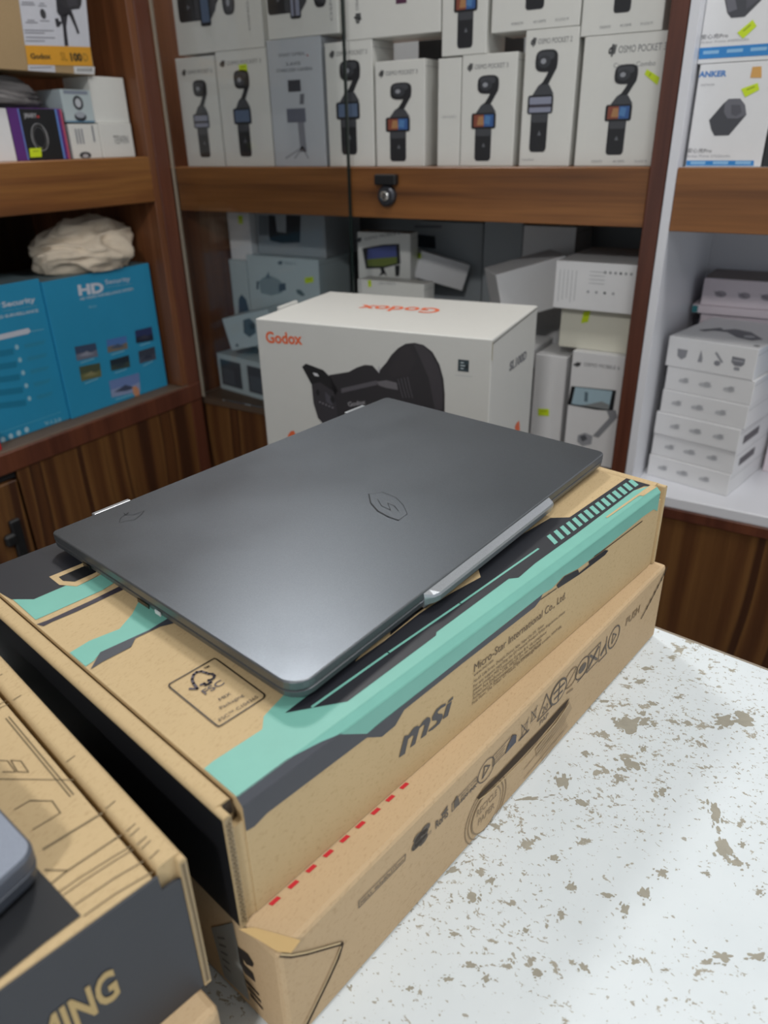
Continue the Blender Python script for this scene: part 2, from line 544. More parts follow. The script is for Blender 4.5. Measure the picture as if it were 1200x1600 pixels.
# ------------------------------------------------------------------ room shell
FLOOR, XL, YC = -0.85, -1.444, 1.40
BACK_Y, LEFT_X = 1.93, -1.95
tag(slab('floor', (-2.0, -2.0, FLOOR - .05), (2.2, 2.0, FLOOR), M['floor'], None, 0), kind='structure')
tag(slab('ceiling', (-2.0, -2.0, CEIL), (2.2, 2.0, CEIL + .05), M['ceil'], None, 0), kind='structure')
tag(slab('wall_back', (-2.0, BACK_Y, FLOOR), (2.2, BACK_Y + .07, CEIL), M['wall'], None, 0), kind='structure')
tag(slab('wall_left', (LEFT_X - .05, -2.0, FLOOR), (LEFT_X, BACK_Y, CEIL), M['wall'], None, 0), kind='structure')
for i, (lx, ly, lw) in enumerate(LAMPS):
    r = empty('ceiling_light', (lx, ly, CEIL), 'square white ceiling lamp ' + ('above the counter by the cabinets', 'above the counter behind the viewer', 'over the corner of the cabinets', 'added above the stacked cartons to brighten their tops')[i], 'lamp', 'ceiling lamps')
    slab('housing', (lx - .18, ly - .18, CEIL - .045), (lx + .18, ly + .18, CEIL - .001), M['white_lam'], r)
    slab('diffuser', (lx - .15, ly - .15, CEIL - .052), (lx + .15, ly + .15, CEIL - .0455), M['lamp'], r)

# ------------------------------------------------------------------ left shelf unit (fronts in the plane x = XL)
LS = empty('shelf_unit', (XL - .2, .6, FLOOR), 'brown wooden wall shelf unit on the left, holding bag and blue cartons', 'shelf')
Y0L, Y1L = -0.9, 1.326
ZLB0, ZLB1, ZLF = 0.301, 0.397, -0.150
slab('shelf_fascia', (XL - .02, Y0L, ZLB0), (XL, Y1L, ZLB1), M['wood_hy'], LS)
slab('shelf_board', (LEFT_X + .02, Y0L, ZLB1 - .02), (XL - .02, Y1L, ZLB1), M['wood_hy'], LS)
slab('sill_board', (LEFT_X + .02, Y0L, ZLF - .02), (XL - .001, Y1L + .058, ZLF), M['sill_top'], LS)
slab('sill_fascia', (XL - .018, Y0L, -0.197), (XL + .004, Y1L + .06, ZLF - .003), M['wood_v'], LS)
slab('side_panel', (LEFT_X + .0185, Y1L, ZLF), (XL - .002, Y1L + .02, 1.4), M['wood_inner'], LS)
slab('corner_post', (XL - .03, Y1L + .02, FLOOR), (XL, YC - .013, 1.4), M['wood_v'], LS)
slab('back_panel', (LEFT_X + .002, Y0L, FLOOR + .02), (LEFT_X + .018, Y1L + .019, 1.4), M['wood_dark'], LS)
slab('base_panel', (XL - .018, 0.825, FLOOR), (XL, Y1L + .02, -0.1975), M['panel'], LS)
dr = slab('cupboard_door', (XL - .016, 0.30, FLOOR + .04), (XL + .006, 0.815, -0.215), M['panel'], LS)
bm = bmesh.new()
add_box(bm, (XL + .006, .770, -.395), EX, EY, EZ, .012, .024, .100, .003)
add_box(bm, (XL + .006, .750, -.350), EX, EY, EZ, .016, .026, .028, .005)
bm_out('handle', bm, M['black_plastic'], dr)
slab('gap_shade', (XL - .014, Y0L, -0.212), (XL - .004, 0.82, -0.199), M['black_plastic'], LS, 0)  # dark strip put in for the shade above the door

# ------------------------------------------------------------------ middle display cabinet (fronts in the plane y = YC)
ZB0, ZB1, ZF = 0.276, 0.372, -0.195
CX0, CX1 = -1.462, -0.331
DC = empty('display_cabinet', (-.9, YC + .2, FLOOR), 'wooden display cabinet with sliding glass, full of white camera boxes', 'cabinet')
slab('shelf_fascia', (CX0, YC, ZB0), (CX1, YC + .02, ZB1), M['wood_h'], DC)
slab('shelf_board', (CX0, YC + .02, ZB1 - .02), (CX1, BACK_Y - .03, ZB1), M['wood_h'], DC)
slab('side_panel', (CX0 - .0125, YC + .002, ZF), (CX0, BACK_Y - .03, 1.4), M['wood_inner'], DC)
slab('post', (CX1, YC - .004, FLOOR), (-0.3035, YC + .03, 1.4), M['wood_v'], DC)
slab('partition', (CX1 + .004, YC + .03, FLOOR), (-0.3035, BACK_Y - .03, 1.4), M['wood_inner'], DC)
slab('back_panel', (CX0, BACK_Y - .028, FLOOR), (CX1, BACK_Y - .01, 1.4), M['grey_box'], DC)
slab('sill_board', (CX0, YC - .002, ZF - .022), (CX1, BACK_Y - .03, ZF), M['sill_top'], DC)
slab('base_panel', (CX0, YC + .001, FLOOR), (CX1, YC + .02, ZF - .0225), M['panel'], DC)
gx1 = ony(545, 300, YC - .008).x
gp = slab('glass_pane', (XL + .006, YC - .011, ZF + .001), (gx1, YC - .005, 1.38), M['glass'], DC, 0)
slab('ground_edge', (XL + .002, YC - .0115, ZF + .001), (XL + .0055, YC - .0045, 1.38), M['glass_edge'], gp, 0)
slab('cut_edge', (gx1 + .0002, YC - .0115, ZF + .001), (gx1 + .004, YC - .0045, 1.38), M['glass_edge_dark'], gp, 0)
# lock on the fascia
def lathe(bm, c, ax, prof, n=20, mi=0):
    ax = V3(ax).normalized()
    t = EX if abs(ax.x) < .9 else EY
    a = ax.cross(t).normalized(); b = ax.cross(a)
    rings = []
    for r, h in prof:
        rings.append([bm.verts.new(V3(c) + ax * h + (a * math.cos(2 * math.pi * i / n) + b * math.sin(2 * math.pi * i / n)) * r) for i in range(n)])
    for k in range(len(rings) - 1):
        for i in range(n):
            f = bm.faces.new((rings[k][i], rings[k][(i + 1) % n], rings[k + 1][(i + 1) % n], rings[k + 1][i]))
            f.material_index = mi; f.smooth = True
    for rg in (rings[0], rings[-1]):
        f = bm.faces.new(rg); f.material_index = mi
lp = ony(607, 299, YC)
lk = empty('showcase_lock', lp, 'dark metal showcase lock clamped on the wooden shelf front', 'lock')
bm = bmesh.new()
add_box(bm, lp + V3((-.025, -.016, .012)), EX, EY, EZ, .05, .0158, .020, .003, 2)
bm_out('lock_clamp', bm, M['black_plastic'], lk)
bm = bmesh.new()
lathe(bm, lp + V3((0, -.0005, -.008)), -EY, [(.020, 0), (.020, .010), (.016, .014), (.010, .014)])
bm_out('lock_body', bm, ink('#4d4f55', .35, .7), lk)
bm = bmesh.new()
lathe(bm, lp + V3((0, -.0146, -.008)), -EY, [(.0095, 0), (.0095, .003), (.007, .0042)])
kc = bm_out('key_cylinder', bm, ink('#c9c9c6', .25, .9), lk)
bm = bmesh.new()
add_box(bm, lp + V3((-.001, -.0196, -.013)), EX, EY, EZ, .002, .0007, .010)
bm_out('keyhole', bm, M['rubber'], kc)

# ------------------------------------------------------------------ right white-lined shelf unit
RX0, RX1 = -0.302, 0.75
ZRF = -0.215
RS = empty('shelf_unit', (.1, YC + .2, FLOOR), 'white lined shelf unit on the right with brown wooden shelf front', 'shelf')
slab('side_panel', (RX0, YC - .004, ZRF - .03), (RX0 + .015, BACK_Y - .06, 1.4), M['white_lam'], RS, .0005)
slab('shelf_fascia', (RX0 + .015, YC, .272), (RX1, YC + .02, .371), M['wood_h'], RS)
slab('shelf_board', (RX0 + .015, YC + .02, .351), (RX1, BACK_Y - .06, .371), M['white_lam'], RS)
slab('bottom_board', (RX0 + .015, YC - .002, ZRF - .022), (RX1, BACK_Y - .06, ZRF), M['white_lam'], RS)
slab('back_panel', (RX0, BACK_Y - .058, FLOOR), (RX1, BACK_Y - .04, 1.4), M['white_lam'], RS)
slab('sill_edge', (RX0, YC - .004, ZRF - .045), (RX1, YC + .018, ZRF - .0225), M['wood_v'], RS)
slab('base_panel', (RX0, YC + .002, FLOOR), (RX1, YC + .02, ZRF - .0455), M['panel'], RS)

# ------------------------------------------------------------------ counter with worn white top
te, tn = yawvec(R(-8.8))
TP = V3((-0.0867, 0.6307, 0))            # a point of its far edge
tb = empty('counter', (0.0, 0.1, FLOOR), 'white painted wooden counter with chipped worn top', 'counter')
def tbl(a, b, z): return TP + te * a + tn * b + EZ * z
bm = bmesh.new()
add_box(bm, tbl(-.50, -.95, -.034), te, tn, EZ, 1.45, .947, .034, .0015)
top = bm_out('counter_top', bm, M['table'], tb)
bm = bmesh.new()
add_box(bm, tbl(-.503, -.003, -.0335), te, tn, EZ, 1.456, .0035, .0325, .0006)
bm_out('edge_strip', bm, card('scuffed_edge_strip', '#8c8172', .7, .3, 60), tb)
bm = bmesh.new()
add_box(bm, tbl(-.47, -.92, FLOOR + .001), te, tn, EZ, 1.39, .89, -FLOOR - .036, .002)
bm_out('counter_body', bm, M['panel'], tb)
# larger bare patches where the paint is gone
SP = [(985, 1133, 23, 13, 0), (1131, 1128, 19, 10, 0), (1163, 1126, 22, 11, 0), (985, 1193, 15, 10, .5), (881, 1221, 11, 15, 0), (966, 1217, 8, 9, 0),
      (1034, 1237, 8, 6, 0), (1117, 1270, 10, 15, .6), (1130, 1325, 14, 17, .7), (1153, 1349, 13, 7, 0), (1034, 1364, 11, 8, 0), (1008, 1396, 9, 11, .3),
      (976, 1421, 9, 10, 0), (737, 1401, 10, 9, 0), (893, 1386, 7, 8, 0), (876, 1430, 6, 10, 0), (826, 1248, 24, 4, -.1), (971, 1132, 8, 6, 0),
      (992, 1503, 8, 7, 0), (1129, 1495, 18, 9, .2), (1180, 1495, 15, 8, 0), (912, 1512, 10, 8, .4), (840, 1521, 9, 6, 0), (908, 1254, 9, 6, .3),
      (1008, 1124, 7, 5, 0), (915, 1178, 9, 5, 0), (1006, 1171, 5, 6, 0), (948, 1399, 10, 5, .2), (1104, 1365, 7, 4, 0), (768, 1376, 6, 7, 0),
      (1160, 1320, 6, 5, 0), (1186, 1395, 6, 6, 0), (821, 1455, 6, 5, 0), (866, 1340, 7, 6, 0), (706, 1360, 12, 6, -.5), (1005, 1131, 9, 5, 0),
      (1075, 1131, 9, 4, .2), (1012, 1045, 9, 4, 0), (1000, 1065, 11, 4, 0), (943, 1096, 11, 3, 0), (1020, 1100, 11, 3, .3), (1052, 1128, 8, 3, .3),
      (710, 1460, 8, 5, 0), (735, 1508, 10, 7, .2), (760, 1530, 6, 7, 0), (1103, 1505, 8, 5, 0), (1040, 1516, 7, 3, 0), (700, 1530, 9, 5, 0), (640, 1545, 8, 5, 0), (1060, 1090, 7, 3, 0)]
p = Pr(Frame((0, 0, -.0002), EX, EY, EZ))
for i, (u, v, ru, rv, sl) in enumerate(SP):
    rnd = random.Random(i)
    def blob(u, v, ru, rv, n, amp):
        pts = []
        for k in range(n):
            t = 2 * math.pi * k / n
            r = 1 + amp * (noise.noise(V3((math.cos(t) * 1.6, math.sin(t) * 1.6, i * 3.1))) * 1.6) + amp * .6 * (rnd.random() - .5)
            r = max(.3, r)
            a, b = math.cos(t) * ru * r, math.sin(t) * rv * r
            pts.append((u + a, v + b + sl * a))
        return p.F.pxs(pts)
    p.poly(blob(u, v, ru * .8, rv * .8, 34, .5), 'worn', .06 * (i % 9))
    for _ in range(5):
        t = rnd.random() * 6.28; q = 1.0 + rnd.random() * .7
        s = rnd.uniform(.10, .26)
        p.poly(blob(u + math.cos(t) * ru * q, v + math.sin(t) * rv * q + sl * math.cos(t) * ru * q, ru * s, rv * s, 12, .5), 'worn', .06 * (i % 9) + .6 + .07 * _)
tag(p.out('worn_patch', tb), kind='stuff')

# ------------------------------------------------------------------ lower plain laptop carton
ang1 = R(80.6)
e1, d1 = yawvec(ang1)
H1, H2 = 0.0779, 0.0767
ang2 = R(78.78)
e2, d2 = yawvec(ang2)
O2 = V3((-0.1858, 0.1568, H1 + 0.0012)); L2, W2 = .463, .303
LB = Box('laptop_carton', (-0.1613, 0.1547, 0.0005), e1, d1, .465, .315, H1, 'kraft2', 'plain brown laptop carton lying on the counter, bottom of the stack', 'box', bev=.003, seam=False)
F = LB.front
INK = '#564b40'; FAINT = '#8d7656'
p = Pr(F)
p.ps([(560, 1418), (559.8, 1407.5), (632.9, 1334), (632, 1344)], .0006, INK, 1, True)
p.pt('MEAS: 465x80x315mm', (563, 1413.5), (629.5, 1345), (562.5, 1408), INK, 1)
p.pt('erp', (643, 1331), (663, 1312), (642.5, 1325), INK, 1, .02)
c = F.px(657, 1308)
for dx, dy, r in ((0, 0, .0060), (.004, .003, .0042), (-.004, -.002, .0042), (.002, -.004, .0040), (-.003, .003, .0035)): p.ell(c[0] + dx, c[1] + dy, r * 1.15, r * .8, INK, 1, 12)
p.pt('2009/125', (664, 1311), (673.5, 1300), (664, 1306), INK, 1)
p.pt('RoHS', (680, 1295), (699.5, 1274), (680, 1283), INK, 1, .02)
p.pp([(688, 1273), (692, 1268), (699, 1257), (698, 1263), (694, 1271), (690, 1274)], INK, 1)
p.ps([(705.5, 1268), (705.5, 1255), (744.5, 1213), (745, 1223)], .0006, INK, 1, True)
p.pp([(709, 1263), (708, 1254), (713, 1242), (716, 1248), (717, 1256)], INK, 2)
p.pt('PRINTED WITH', (719, 1247), (743, 1221), (719, 1243), INK, 1)
p.pt('SOY INK', (719, 1254), (744, 1228), (719, 1248), INK, 1, .02)
c = F.px(759, 1203); p.ring(c[0], c[1], .0095, .0085, .0008, INK, 1); p.stroke([(c[0] - .004, c[1] - .004), (c[0] + .004, c[1] + .001), (c[0] - .002, c[1] + .005)], .0012, INK, 1, True)
p.ps([(769, 1197), (770, 1181), (800, 1148), (806, 1148), (804, 1160)], .0007, INK, 1, True)
p.pp([(788, 1178), (793, 1163), (800, 1149), (806, 1148), (805, 1159)], '#3b3d4a', 2)
for k in range(3): p.ps([(771 + k, 1192 - 5 * k), (787 + k, 1174 - 5 * k)], .0005, INK, 1)
for (a, b), s in (((819, 1138), 1.0), ((833.5, 1116), .8)):           # crossed out bins
    c = F.px(a, b)
    p.stroke([(c[0] - .005 * s, c[1] - .007 * s), (c[0] + .005 * s, c[1] + .007 * s)], .0007, INK, 1)
    p.stroke([(c[0] + .005 * s, c[1] - .007 * s), (c[0] - .005 * s, c[1] + .007 * s)], .0007, INK, 1)
    p.stroke([(c[0] - .004 * s, c[1] + .004 * s), (c[0] + .004 * s, c[1] + .004 * s), (c[0] + .003 * s, c[1] - .006 * s), (c[0] - .003 * s, c[1] - .006 * s)], .0005, INK, 1, True)
c = F.px(818, 1148); p.rect(c[0] - .007, c[1] - .001, c[0] + .007, c[1] + .0006, INK, 1)
c = F.px(851.5, 1103)
p.stroke([(c[0] - .010, c[1] - .007), (c[0] + .010, c[1] - .007), (c[0], c[1] + .011)], .0011, INK, 1, True)
p.text('20', (c[0] - .004, c[1] - .005), (c[0] + .004, c[1] - .005), .006, INK, 1)
p.text('PAP', (c[0] - .006, c[1] - .014), (c[0] + .006, c[1] - .014), .0045, INK, 1)
c = F.px(872, 1080); p.ell(c[0], c[1], .0125, .0105, INK, 1, 22); p.ell(c[0], c[1], .0105, .0088, 'kraft2', 2, 20)
p.stroke([(c[0] - .008, c[1] + .003), (c[0] + .008, c[1] + .003)], .002, INK, 3); p.stroke([(c[0] - .006, c[1] - .003), (c[0] + .006, c[1] - .003)], .002, INK, 3); p.stroke([(c[0], c[1] - .008), (c[0], c[1] + .008)], .0016, INK, 3)
for (a, b), col in (((891.5, 1062), FAINT), ((909.5, 1043.5), INK), ((927, 1027), INK), ((943, 1013), INK), ((959, 995), INK)):
    c = F.px(a, b)
    if a < 892: p.ring(c[0], c[1] + .002, .010, .008, .0012, col, 1); p.stroke([(c[0] - .008, c[1] - .004), (c[0] + .008, c[1] + .007)], .0012, col, 1); p.stroke([(c[0] - .004, c[1] - .010), (c[0] + .005, c[1] - .012)], .0018, col, 1)
    elif a < 910: p.ring(c[0], c[1], .011, .009, .0011, col, 1); p.ell(c[0], c[1], .006, .004, col, 1); p.stroke([(c[0] - .006, c[1] - .010), (c[0] + .010, c[1] - .008)], .001, col, 1)
    elif a < 928:
        p.stroke([(c[0] - .010, c[1] - .009), (c[0] + .010, c[1] - .009), (c[0] + .010, c[1] + .009), (c[0] - .010, c[1] + .009)], .001, col, 1, True)
        p.stroke([(c[0] - .007, c[1] - .006), (c[0] + .007, c[1] + .006)], .0028, col, 1); p.stroke([(c[0] + .007, c[1] - .006), (c[0] - .007, c[1] + .006)], .0022, col, 1)
    elif a < 944: p.stroke([(c[0] - .007, c[1] - .009), (c[0] + .007, c[1] - .009), (c[0] + .004, c[1] - .002), (c[0] + .003, c[1] + .010)], .0012, col, 1); p.stroke([(c[0] - .004, c[1] - .004), (c[0] + .003, c[1] + .002)], .003, col, 1)
    else: p.ring(c[0], c[1], .010, .010, .0014, col, 1); p.stroke([(c[0] - .003, c[1] - .005), (c[0] - .003, c[1] + .005), (c[0] + .004, c[1])], .0012, col, 1, True)
p.pt('PUSH', (977, 978), (998, 956), (977, 968), FAINT, 1, .02)
# round stamp
c = F.px(759, 1265)
for r in (1, .86): p.ring(c[0], c[1], .0245 * r, .0245 * r, .0009, FAINT, 1, 36)
p.ell(c[0], c[1], .0178, .0178, FAINT, 1, 28)
p.ell(c[0], c[1], .0165, .0165, 'kraft2', 2, 28)
p.text('RECYCLE', (c[0] - .012, c[1] + .004), (c[0] + .012, c[1] + .004), .006, FAINT, 3, .02)
p.text('PAPER', (c[0] - .010, c[1] - .006), (c[0] + .010, c[1] - .006), .006, FAINT, 3, .02)
for k, (a, b, cc, dd) in enumerate(((819, 1184, 848, 1147), (818, 1202, 862, 1148), (818, 1216, 880, 1141))):
    p.ps([(a, b), (cc, dd)], .0007, FAINT, 1)
p.pp([(836, 1170), (880, 1110), (889, 1095), (893, 1106), (880, 1130), (838, 1182)], '#a78c66', 1)
for k in range(8):
    a = F.px(838 + k * 1.2, 1170 + k * 3.4 - 2); b = F.px(880 + k * .9, 1113 + k * 3)
    p.stroke([a, b], .0006, FAINT, 2)
p.out('printed_icons', LB.ob)
# finger slit and torn flap seams
p = Pr(F)
p.pp([(743.5, 1246), (757, 1230), (775, 1212), (800, 1185), (826, 1157), (852, 1130), (875, 1104), (889, 1089.5), (882, 1104), (864, 1127), (838, 1157), (810, 1187), (784, 1213), (762, 1234), (747, 1248)], 'kraft_dark', 3)
p.ps([(747, 1249), (765, 1235), (790, 1212), (815, 1187), (842, 1158), (868, 1128), (887, 1100)], .0012, '#c7ab7c', 4)
p.out('slit', LB.ob)
p = Pr(F)
p.ps([(1041.5, 886), (1034, 902), (1020, 930), (1001, 966)], .0016, 'kraft_dark', 3)
for t in (.1, .22, .37, .5, .66, .8): p.ell(*F.px(1041 - 39 * t, 888 + 76 * t), .0012, .0022, '#1d140a', 4, 8)
p.out('slit', LB.ob)
p = Pr(F)
p.ps([(437, 1491), (455, 1492.5), (480, 1488), (505, 1481), (533, 1473)], .0022, 'kraft_dark', 3)
p.ps([(437, 1489.5), (455, 1490.7), (480, 1486), (505, 1479), (530, 1472)], .0010, '#d5bb8d', 4)
p.ps([(534, 1474), (527, 1497), (512, 1530), (495, 1565), (478, 1601), (460, 1640)], .0020, 'kraft_dark', 3)
p.ps([(531, 1478), (523, 1499), (509, 1530), (492, 1565), (474, 1601)], .0009, '#d5bb8d', 4)
p.out('slit', LB.ob)
FL = LB.left
p = Pr(FL)
p.pp([(331, 1449), (364, 1441), (391, 1563), (352, 1526)], '#8d8f8c', 1)
for k in range(5): p.pp([(341 + 2.5 * k, 1462 + 11 * k), (352 + 2.5 * k, 1464 + 13 * k), (352.5 + 2.5 * k, 1467 + 13 * k), (341.5 + 2.5 * k, 1465 + 11 * k)], '#5b5d5c', 2)
p.out('shipping_label', LB.ob, 'grey shipping label')
p = Pr(FL)
p.pp([(372, 1478), (388, 1490), (397, 1505), (396, 1510), (386, 1506), (380, 1496), (382, 1506), (396, 1520), (400, 1534), (384, 1520), (376, 1505)], '#2a2523', 1)
for k in range(3): p.pp([(383 + 4 * k, 1528 + 11 * k), (405 + 3 * k, 1552 + 11 * k), (406 + 3 * k, 1556 + 11 * k), (385 + 4 * k, 1534 + 11 * k)], '#4a3a2c', 1)
p.out('printed_logo', LB.ob)
bm = bmesh.new()                                     # red dashed tear strip peeping out between the two cartons
TT = LB.top
for k in range(9):
    q = [O2 + e2 * (.018 + .0125 * k + dx) + d2 * dy for dx, dy in ((0, -.0020), (.0058, -.0020), (.0050, .0004), (-.0008, .0004))]
    bm.faces.new([bm.verts.new(V3((x.x, x.y, LB.ztop + .0004))) for x in q])
tag(bm_out('tear_strip', bm, M['red'], LB.ob), 'red dashed tear strip')
p = Pr(TT)                                           # creased adhesive tape at the near corner
p.pp([(372, 1452), (398, 1450), (470, 1470), (455, 1490), (434, 1488), (405, 1470)], '#c9ab77', 1)
p.out('tape', LB.ob)

# ------------------------------------------------------------------ upper printed laptop carton
UB = empty('laptop_carton', O2, 'brown laptop carton with teal and dark printed bands under the laptop', 'box')
def up2(a, b, c): return O2 + e2 * a + d2 * b + EZ * c
def prism(bm, prof, fn, t0, t1, mi=0):
    """prof: closed outline (p, q); fn(t, p, q) -> point"""
    A = [bm.verts.new(fn(t0, *q)) for q in prof]; B = [bm.verts.new(fn(t1, *q)) for q in prof]
    n = len(prof)
    for i in range(n):
        f = bm.faces.new((A[i], A[(i + 1) % n], B[(i + 1) % n], B[i])); f.material_index = mi
    for r in (A, B):
        f = bm.faces.new(r); f.material_index = mi
def round_rim(w, h, r, n=5):
    pts = [(0, 0), (w, 0)]
    for i in range(n + 1):
        t = R(90 * i / n); pts.append((w - r + r * math.cos(t), h - r + r * math.sin(t)))
    for i in range(n + 1):
        t = R(90 + 90 * i / n); pts.append((r + r * math.cos(t), h - r + r * math.sin(t)))
    return pts
RW = .0098
CH = .0035
for side in (0, 1):
    bm = bmesh.new()
    f = (lambda t, a, c: up2(a, t, c)) if side == 0 else (lambda t, a, c: up2(L2 - a, t, c))
    prism(bm, round_rim(.0042, H2 - .0006, .0018), f, 0, .0086)
    prism(bm, round_rim(RW, H2, .0030), f, .0075, W2)
    bm_out('side_wall', bm, M['kraft'], UB)
g = RW + .0012
bm = bmesh.new()                                     # folded lid: top panel, rounded fold, front flap, back
prism(bm, [(.0012, 0), (.0012, H2 - CH), (.0012 + CH, H2), (W2, H2), (W2, H2 - .005), (.008, H2 - .005), (.0062, H2 - .008), (.0062, 0)], lambda t, b, c: up2(t, b, c), g, L2 - g)
bm_out('lid_panel', bm, M['kraft'], UB)
bm = bmesh.new()
add_box(bm, up2(.0048, .0018, 0), e2, d2, EZ, L2 - .0096, .004, H2 - .0125)
bm_out('front_flap', bm, M['kraft'], UB)
bm = bmesh.new()
add_box(bm, up2(g, .009, .0005), e2, d2, EZ, L2 - 2 * g, W2 - .0095, H2 - .007)
bm_out('tray', bm, M['kraft2'], UB)
TF = Frame(up2(0, 0, H2), e2, d2, EZ)                # top face
FF = Frame(up2(0, .0012, 0), e2, EZ, -d2)            # front face
CF = Frame(up2(0, .0012, H2 - CH), e2, (d2 + EZ).normalized(), (EZ - d2).normalized())
TEAL, DARK, BLK = '#78b8aa', '#43464e', '#22242b'
def clip(pts, axis, lim, keep_ge):
    out = []
    for i in range(len(pts)):
        A, B = pts[i - 1], pts[i]
        ia, ib = ((A[axis] >= lim) == keep_ge), ((B[axis] >= lim) == keep_ge)
        if ia != ib:
            t = (lim - A[axis]) / (B[axis] - A[axis])
            out.append((A[0] + (B[0] - A[0]) * t, A[1] + (B[1] - A[1]) * t))
        if ib: out.append(B)
    return out
def topp(p, px, m, lay=0):
    q = TF.pxs(px)
    q = clip(clip(clip(clip(q, 1, .0009 + CH, True), 1, W2, False), 0, g + .0004, True), 0, L2 - g - .0004, False)
    if len(q) > 2: p.poly(q, m, lay)
def frp(p, px, m, lay=0):
    q = FF.pxs(px)
    q = clip(clip(clip(q, 1, H2 - CH + .0004, False), 0, g + .0002, True), 0, L2 - g - .0002, False)
    if len(q) > 2: p.poly(q, m, lay)
p = Pr(TF)
topp(p, [(18, 937), (53, 937), (103, 915.3), (146, 897), (240, 880), (420, 700), (-60, 760), (-80, 880)], BLK, 0)
topp(p, [(77, 902), (124, 883), (160, 868), (200, 868), (146, 904), (120, 917), (103, 915.3), (93, 914.7)], 'kraft', 1)
topp(p, [(92, 902.7), (129, 886.7), (165, 872), (190, 875), (147, 896.7), (117, 910), (98.7, 908.7)], '#15161a', 2)
topp(p, [(20, 937), (53, 937), (103, 915.5), (120, 917), (147, 904), (210, 872), (260, 860), (160, 922.7), (110.7, 944.7), (74.7, 960.7), (56, 969)], TEAL, 0)
topp(p, [(57, 976), (75, 969.5), (143, 938.5), (160, 930), (220, 900), (228, 905), (160, 937), (120, 956), (82, 972), (68, 979)], '#3a3540', 0)
topp(p, [(108, 1021), (140, 1001.7), (186.7, 983.3), (206.7, 960), (217, 940), (270, 905), (290, 950), (233, 986), (157, 1020), (147, 1033), (131, 1044)], TEAL, 0)
topp(p, [(141.7, 1046.7), (156.7, 1020), (233.3, 985), (290, 950), (270, 975), (250, 980), (211.7, 998), (205, 1011.7), (160, 1035)], DARK, 1)
TEALTOP = [(310, 1209), (333, 1190), (410, 1140), (412, 1120), (443, 1087), (520, 1030), (600, 975), (700, 905), (860, 812), (902, 833.5), (990, 767), (1001, 764), (1017, 759), (1030, 758), (1060, 745), (1060, 790), (700, 1040), (340, 1300)]
topp(p, TEALTOP, TEAL, 0)
topp(p, [(445, 1115), (488, 1107), (543, 1097), (681, 994), (682, 988.5), (795, 905), (810, 903.5), (836, 881), (902, 833.5), (990, 767), (1006, 760), (1018, 760), (1011, 751), (983, 745), (890, 809), (860, 810), (740, 880), (640, 945), (520, 1058)], BLK, 1)
topp(p, [(555, 1035), (600, 1003), (655, 960), (703, 929), (751, 903), (747, 889), (690, 915), (600, 980)], 'kraft', 2)
topp(p, [(610, 994), (655, 957), (697, 928), (703, 921), (660, 950), (610, 985)], BLK, 3)
p.ps([(488, 1105.5), (607, 1021), (719, 944), (841, 858.5)], .0016, TEAL, 2)
topp(p, [(1018, 757.5), (1031, 758.5), (1005, 776), (999, 775), (949, 810), (946, 809), (998, 772)], 'kraft', 2)
for k in range(15):
    t = k / 14; s = .58 / 14
    A0, A1 = V3((854, 839, 0)), V3((981.5, 753, 0)); B0, B1 = V3((866.5, 852, 0)), V3((992.5, 762, 0))
    tt = lambda t: t ** .94
    q = [A0.lerp(A1, tt(t)), A0.lerp(A1, tt(t) + s), B0.lerp(B1, tt(t) + s), B0.lerp(B1, tt(t))]
    topp(p, [(v.x, v.y) for v in q], TEAL, 2)
p.out('printed_band', UB)
p = Pr(CF)                                           # print running over the fold
cw = CH * math.sqrt(2)
a0 = CF.px(380, 1260)[0]; a1 = CF.px(505, 1168)[0]; a2 = CF.px(535, 1147)[0]
X = .0005
p.poly([(g, -X), (a2, -X), (a1, cw * .5), (a1 - .02, cw + X), (g, cw + X)], DARK, 0)
p.poly([(a2, -X), (L2 - g, -X), (L2 - g, cw + X), (a1 - .02, cw + X), (a1, cw * .5)], TEAL, 0)
p.out('printed_fold', UB)
p = Pr(FF)
frp(p, [(366, 1240), (477, 1150), (528, 1115), (535, 1147), (573, 1146), (590, 1131), (706, 1040), (720, 1029), (819, 951.5), (847.5, 928), (843, 938), (835.5, 948), (720, 1038), (631, 1109), (617, 1133.5), (596, 1151), (573, 1152), (417, 1270), (397, 1291), (362, 1311), (366, 1301)], DARK, 0)
frp(p, [(530, 1147), (573, 1146), (706, 1040), (847.5, 928), (862, 919), (880, 900), (903, 888), (930, 868), (1003, 808), (1021, 795.5), (1036, 803.5), (1050, 740), (900, 850), (533, 1130)], TEAL, 0)
frp(p, [(869, 914), (881.5, 900), (902.5, 889.5), (904, 894.8), (920, 882), (919, 877), (945, 859), (950, 860), (944.5, 867), (905, 897), (871, 919)], BLK, 1)
p.ps([(844, 936.5), (868.5, 919.5)], .0008, '#3a2a20', 1)
p.ps([(928, 869), (948.4, 855), (1003, 814)], .0009, '#3a2a20', 1)
p.out('printed_band', UB)
p = Pr(FF)
lg = lambda pts: [(590 + x / 7.06, 1040 + y / 7.06) for x, y in pts]
for q in ([(230, 1012), (296, 968), (330, 815), (338, 768), (318, 764), (290, 775)],
          [(322, 818), (375, 768), (395, 772), (390, 790), (353, 903), (408, 862), (455, 690), (462, 668), (430, 662), (395, 680), (335, 765)],
          [(448, 695), (500, 648), (516, 655), (470, 805), (530, 760), (578, 600), (573, 570), (545, 566), (500, 605), (460, 665)],
          [(748, 412), (700, 432), (640, 485), (595, 570), (598, 605), (640, 600), (654, 612), (640, 640), (558, 712), (552, 728), (600, 705), (680, 635), (714, 560), (708, 528), (662, 530), (655, 510), (690, 470), (742, 440)],
          [(713, 592), (770, 550), (815, 385), (760, 430)], [(765, 412), (825, 366), (829, 335), (778, 385)]):
    p.pp(lg(q), '#4b4d52', 1)
